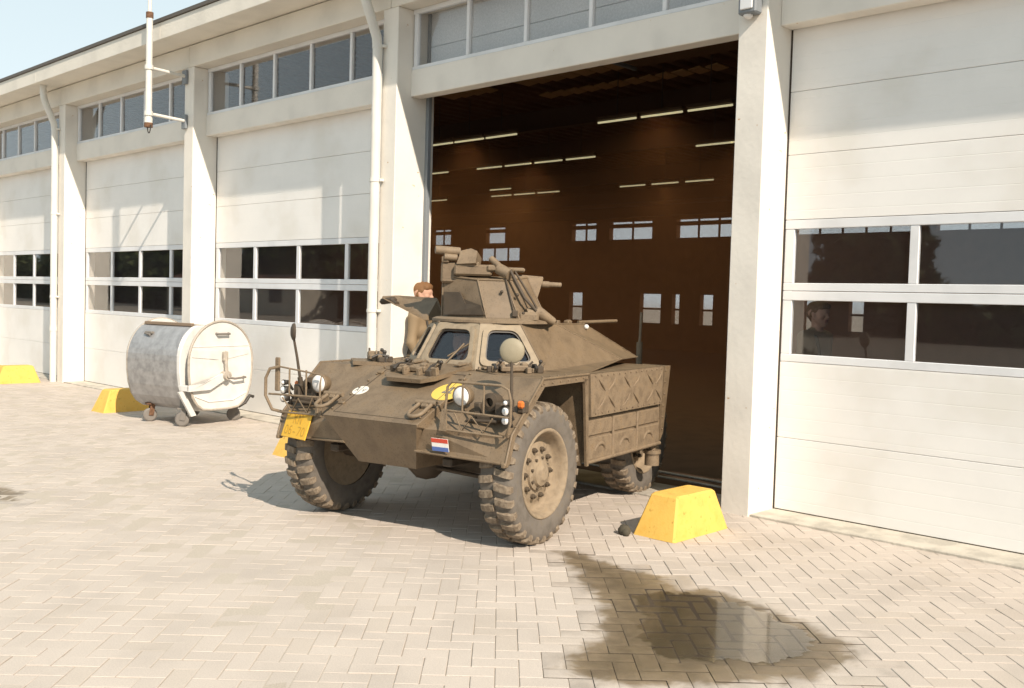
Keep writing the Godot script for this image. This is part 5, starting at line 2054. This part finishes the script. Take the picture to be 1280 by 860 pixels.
func person(label: String, at: Vector3, turn: float, head_turn: float, tall: float, seated := false) -> void:
	var o := thing("person", label, "person", at, turn)
	var skin := Color(0.50, 0.29, 0.20)
	var shirt := Color(0.25, 0.178, 0.105)
	var pants := Color(0.25, 0.185, 0.11)
	var boot := Color(0.03, 0.025, 0.02)
	var belt := Color(0.05, 0.04, 0.03)
	var s := tall / 1.80
	var drop := 0.82 if seated else 0.0
	var V := func(x: float, y: float, z: float) -> Vector3: return Vector3(x, y - drop, z) * s
	var body := []
	var add := func(a: Vector3, b: Vector3, ra: float, rb: float, c: Color) -> void: body.append([a, b, ra * s, rb * s, c])
	add.call(V.call(-0.06, 1.02, 0), V.call(0.06, 1.02, 0), 0.115, 0.115, belt)
	add.call(V.call(-0.07, 0.94, -0.01), V.call(0.07, 0.94, -0.01), 0.115, 0.115, pants)
	add.call(V.call(-0.05, 1.12, 0), V.call(0.05, 1.12, 0), 0.11, 0.11, shirt)
	add.call(V.call(-0.08, 1.28, 0.005), V.call(0.08, 1.28, 0.005), 0.118, 0.118, shirt)
	add.call(V.call(-0.10, 1.39, 0), V.call(0.10, 1.39, 0), 0.10, 0.10, shirt)
	add.call(V.call(0, 1.45, -0.01), V.call(0, 1.56, 0.015), 0.066, 0.056, skin)
	for e in [1.0, -1.0]:
		add.call(V.call(0.05 * e, 1.46, -0.01), V.call(0.175 * e, 1.43, -0.01), 0.055, 0.062, shirt)
		if seated:
			add.call(V.call(0.185 * e, 1.42, -0.01), V.call(0.235 * e, 1.18, 0.10), 0.058, 0.046, shirt)
			add.call(V.call(0.235 * e, 1.18, 0.10), V.call(0.175 * e, 1.235, 0.30), 0.045, 0.036, shirt)
			add.call(V.call(0.18 * e, 1.232, 0.28), V.call(0.165 * e, 1.245, 0.335), 0.030, 0.027, skin)
			add.call(V.call(0.09 * e, 0.93, 0), V.call(0.12 * e, 0.97, 0.40), 0.095, 0.066, pants)
			add.call(V.call(0.12 * e, 0.97, 0.40), V.call(0.12 * e, 0.92, 0.46), 0.064, 0.06, pants)
			continue
		add.call(V.call(0.185 * e, 1.42, -0.01), V.call(0.235 * e, 1.14, -0.02), 0.060, 0.047, shirt)
		add.call(V.call(0.235 * e, 1.14, -0.02), V.call(0.225 * e, 0.95, 0.07), 0.046, 0.038, shirt)
		add.call(V.call(0.225 * e, 0.96, 0.065), V.call(0.22 * e, 0.90, 0.09), 0.031, 0.027, skin)
		add.call(V.call(0.09 * e, 0.92, 0), V.call(0.11 * e, 0.52, 0.015), 0.098, 0.066, pants)
		add.call(V.call(0.11 * e, 0.52, 0.015), V.call(0.12 * e, 0.16, -0.02), 0.064, 0.05, pants)
		add.call(V.call(0.12 * e, 0.17, -0.02), V.call(0.12 * e, 0.06, -0.02), 0.05, 0.048, boot)
		add.call(V.call(0.12 * e, 0.048, -0.03), V.call(0.145 * e, 0.042, 0.15), 0.046, 0.038, boot)
	var g := G.new()
	nets(g, body, 0.015, 55.0)
	# hands: palm, four curled fingers, thumb
	for e in [1.0, -1.0]:
		var h := []
		var p: Vector3 = V.call(0.165 * e, 1.245, 0.335) if seated else V.call(0.22 * e, 0.90, 0.09)
		var down := Vector3(0, 0.25, 0.97).normalized() if seated else Vector3(0, -0.82, 0.57).normalized()
		var fwd := Vector3(0, 0.97, -0.25) if seated else Vector3(0, 0.57, 0.82)
		var inn := Vector3(-e, 0, 0)
		h.append([p, p + down * 0.075, 0.024, 0.022, skin])
		h.append([p + fwd * 0.014, p + down * 0.085 + fwd * 0.026, 0.020, 0.016, skin])
		h.append([p - fwd * 0.010, p + down * 0.08 - fwd * 0.026, 0.020, 0.015, skin])
		for k in 4:
			var l: float = [0.068, 0.078, 0.072, 0.056][k]
			var a: Vector3 = p + down * (0.088 - 0.003 * k) + fwd * (0.030 - 0.020 * k)
			var b := a + down * l * 0.45 + inn * 0.004
			var c := b + down * l * 0.30 + inn * l * 0.18
			var d := c + down * l * 0.14 + inn * l * 0.22
			h.append([a, b, 0.0088, 0.0085, skin]); h.append([b, c, 0.0084, 0.0078, skin]); h.append([c, d, 0.0078, 0.0066, skin])
		var t0: Vector3 = p + down * 0.025 + fwd * 0.028 + inn * 0.006
		h.append([t0, t0 + down * 0.035 + fwd * 0.018 + inn * 0.012, 0.013, 0.010, skin])
		h.append([t0 + down * 0.035 + fwd * 0.018 + inn * 0.012, t0 + down * 0.062 + fwd * 0.018 + inn * 0.022, 0.010, 0.008, skin])
		nets(g, h, 0.005, 220.0)
	# head on its own grid; y measured from the ears
	var hc: Vector3 = V.call(0, 1.665, 0.02)
	var hb := Basis(Vector3.UP, head_turn)
	var H := func(x: float, y: float, z: float) -> Vector3: return hc + hb * Vector3(x, y, z)
	var hd := []
	for q in [[0, 0.045, -0.035, 0, 0.04, 0.03, 0.084, 0.080], [0, -0.01, 0.02, 0, -0.055, 0.045, 0.066, 0.050], [-0.025, -0.05, 0.04, 0.025, -0.05, 0.04, 0.042, 0.042], [0, -0.085, 0.075, 0, -0.09, 0.065, 0.024, 0.03], [0, 0.022, 0.092, 0, -0.022, 0.118, 0.010, 0.013], [-0.014, -0.026, 0.104, 0.014, -0.026, 0.104, 0.010, 0.010], [-0.03, 0.037, 0.085, 0.03, 0.037, 0.085, 0.018, 0.018], [-0.045, -0.01, 0.065, 0.045, -0.01, 0.065, 0.028, 0.028], [0.05, -0.04, 0.02, 0.05, 0.0, -0.01, 0.03, 0.035], [-0.05, -0.04, 0.02, -0.05, 0.0, -0.01, 0.03, 0.035], [0.083, 0.022, -0.006, 0.085, -0.024, 0.004, 0.014, 0.009], [-0.083, 0.022, -0.006, -0.085, -0.024, 0.004, 0.014, 0.009], [0, -0.12, -0.01, 0, -0.06, -0.01, 0.056, 0.058]]:
		hd.append([H.call(q[0], q[1], q[2]), H.call(q[3], q[4], q[5]), q[6], q[7], skin])
	hd.append([H.call(-0.018, -0.058, 0.092), H.call(0.018, -0.058, 0.092), 0.0075, 0.0075, Color(0.34, 0.15, 0.11)])
	hd.append([H.call(-0.014, -0.068, 0.090), H.call(0.014, -0.068, 0.090), 0.008, 0.008, Color(0.36, 0.16, 0.12)])
	nets(g, hd, 0.0065, 130.0)
	var bm := mat("body_colours", Color(1, 1, 1), 0.75)
	bm.vertex_color_use_as_albedo = true
	obj("body", g, bm, o)
	for e in [1.0, -1.0]:
		var ey := G.new()
		ey.ball(H.call(0.032 * e, 0.016, 0.088), Vector3.ONE * 0.0125, 10)
		var eye := obj("eye", ey, M.eye_white, o)
		ey = G.new()
		ey.ball(H.call(0.032 * e, 0.016, 0.097), Vector3.ONE * 0.0058, 8)
		obj("iris", ey, M.iris_dark, eye)
	# hair: a cap of locks over the skull
	var hair := G.new()
	var hr := []
	var col := Color(0.17, 0.085, 0.035)
	for q in [[0, 0.062, -0.045, 0, 0.075, 0.035, 0.083, 0.070], [0, 0.0, -0.075, 0, -0.04, -0.062, 0.055, 0.035], [0.055, 0.05, 0.01, 0.072, 0.0, -0.03, 0.038, 0.024], [-0.055, 0.05, 0.01, -0.072, 0.0, -0.03, 0.038, 0.024], [-0.045, 0.085, 0.065, 0.045, 0.095, 0.07, 0.030, 0.034], [0.01, 0.105, 0.06, 0.04, 0.115, 0.0, 0.035, 0.05]]:
		hr.append([H.call(q[0], q[1], q[2]), H.call(q[3], q[4], q[5]), q[6], q[7], col])
	nets(hair, hr, 0.009, 140.0)
	obj("hair", hair, bm, o)
	# shirt collar and a shoulder strap
	var cl := G.new()
	var ring := []
	for i in 14:
		var a := TAU * i / 14.0
		ring.append(V.call(0.072 * cos(a), 1.495 + 0.02 * sin(a) * -1.0, 0.005 + 0.07 * sin(a)))
	cl.tube(ring, 0.017 * s, 6, true)
	obj("collar", cl, M.khaki_cloth, o)
	cl = G.new()
	cl.tube([V.call(-0.12, 1.46, -0.09), V.call(-0.125, 1.50, 0), V.call(-0.115, 1.42, 0.105), V.call(-0.09, 1.25, 0.128), V.call(-0.08, 1.03, 0.118)], 0.018 * s, 6)
	obj("webbing_strap", cl, M.dark_cloth, o)


func make_people() -> void:
	person("person in khaki with brown hair standing beside the pillar behind the armoured car", Vector3(-4.52, 0.004, -0.40), atan2(1.0, -0.62), -0.05, 1.82)
	var car_at := Transform3D(Basis(Vector3.UP, deg_to_rad(12.5)), Vector3(-1.39, 0, 2.25))
	person("driver in khaki at the wheel behind the armoured car's middle windscreen", car_at * Vector3(-0.20, 0.50, -0.86), deg_to_rad(12.5), 0.35, 1.70, true)
	person("person in khaki seen dimly through the lower left pane of the nearest closed door", Vector3(-0.83, 0.004, -2.6), atan2(1.0, 0.2), 0.1, 1.72)

# ------------------------------------------------------------------ across the yard, behind the camera: what the panes mirror
func make_yard_behind() -> void:
	var leaf := G.new()
	leaf.tri(Vector3(-0.5, 0, 0), Vector3(0.5, 0, 0.1), Vector3(0.0, 0.9, 0.0))
	leaf.tri(Vector3(-0.3, -0.3, 0.2), Vector3(0.3, -0.2, -0.2), Vector3(0.1, 0.5, 0.35))
	var leaf_mesh := leaf.mesh()
	var kinds := []
	for k in 2:
		var mm := MultiMesh.new()
		mm.transform_format = MultiMesh.TRANSFORM_3D
		mm.mesh = leaf_mesh
		mm.instance_count = 1500
		for i in 1500:
			var d := Vector3(rng.randfn(), rng.randfn(), rng.randfn()).normalized() * pow(rng.randf(), 0.4)
			var lobe := Vector3(sin(i * 0.7), cos(i * 1.3), sin(i * 2.1)) * 0.35
			var p := Vector3(d.x * 3.0 + lobe.x * 2.0, 5.0 + d.y * 3.4 + lobe.y * 2.0, d.z * 2.6 + lobe.z)
			mm.set_instance_transform(i, Transform3D(Basis.from_euler(Vector3(rng.randf() * TAU, rng.randf() * TAU, rng.randf() * TAU)).scaled(Vector3.ONE * rng.randf_range(0.5, 1.0)), p))
		kinds.append(mm)
	var words := ["first", "second", "third", "fourth", "fifth", "sixth", "seventh", "eighth", "ninth", "tenth", "eleventh", "twelfth"]
	for i in 12:
		var at := Vector3(-122.0 + i * 9.5 + rng.randf_range(-1.5, 1.5), -0.05, 38.0 + rng.randf_range(-3.0, 3.0))
		var o := thing("yard_tree", "dark leafy tree across the yard, %s from the left of its row" % words[i], "tree", at, rng.randf() * TAU, "trees across the yard")
		var k := rng.randf_range(0.75, 1.15)
		o.scale = Vector3.ONE * k
		var g := G.new()
		g.tube([Vector3(0, 0, 0), Vector3(0.05, 1.5, 0), Vector3(-0.05, 3.2, 0.1), Vector3(0.1, 6.0, 0)], [0.32, 0.24, 0.20, 0.06], 9)
		for b in 5:
			var a := TAU * b / 5.0
			g.tube([Vector3(0, 2.4 + 0.35 * b, 0), Vector3(1.0 * cos(a), 3.6 + 0.4 * b, 1.0 * sin(a)), Vector3(2.0 * cos(a), 4.6 + 0.4 * b, 1.9 * sin(a))], [0.12, 0.08, 0.03], 6)
		obj("trunk", g, M.bark, o)
		var c := MultiMeshInstance3D.new()
		c.name = "crown"
		c.multimesh = kinds[i % 2]
		c.material_override = M.leaf_green if i % 3 else M.leaf_light
		c.set_meta("kind", "stuff")
		o.add_child(c)
	# a pale low shed and a hedge under the trees
	var shed := thing("far_shed", "low pale shed across the yard under the trees", "shed", Vector3(-64.0, -0.05, 33.0))
	var g2 := G.new()
	g2.span(Vector3(-9, 0, -2), Vector3(9, 2.4, 2), 0.02)
	obj("wall", g2, M.far_wall, shed)
	g2 = G.new()
	g2.slab([Vector3(-9.3, 2.4, 2.4), Vector3(9.3, 2.4, 2.4), Vector3(9.3, 3.2, 0), Vector3(-9.3, 3.2, 0)], 0.08)
	g2.slab([Vector3(-9.3, 3.2, 0), Vector3(9.3, 3.2, 0), Vector3(9.3, 2.4, -2.4), Vector3(-9.3, 2.4, -2.4)], 0.08)
	obj("roof", g2, M.far_roof, shed)
	for k in 4:
		g2 = G.new()
		g2.span(Vector3(-7.0 + k * 4.2, 0.9, -2.03), Vector3(-5.4 + k * 4.2, 1.9, -2.002), 0.004)
		obj("window", g2, M.dark_window, shed)
	var hm := MultiMesh.new()
	hm.transform_format = MultiMesh.TRANSFORM_3D
	hm.mesh = leaf_mesh
	hm.instance_count = 22000
	for i in 22000:
		var p := Vector3(rng.randf_range(-140, 30), rng.randf() * 6.5, 42.0 + rng.randfn() * 0.9)
		p.y *= (0.75 + 0.25 * sin(p.x * 0.6)) * lerpf(1.0, 0.42, smoothstep(-17.0, -13.0, p.x))
		hm.set_instance_transform(i, Transform3D(Basis.from_euler(Vector3(rng.randf() * TAU, rng.randf() * TAU, rng.randf() * TAU)).scaled(Vector3.ONE * rng.randf_range(0.8, 1.3)), p))
	var hedge := MultiMeshInstance3D.new()
	hedge.name = "hedge"
	hedge.multimesh = hm
	hedge.material_override = M.leaf_green
	add_child(hedge)
	hedge.set_meta("kind", "stuff")
	tag(hedge, "dark hedge along the far side of the yard, under the trees", "hedge")
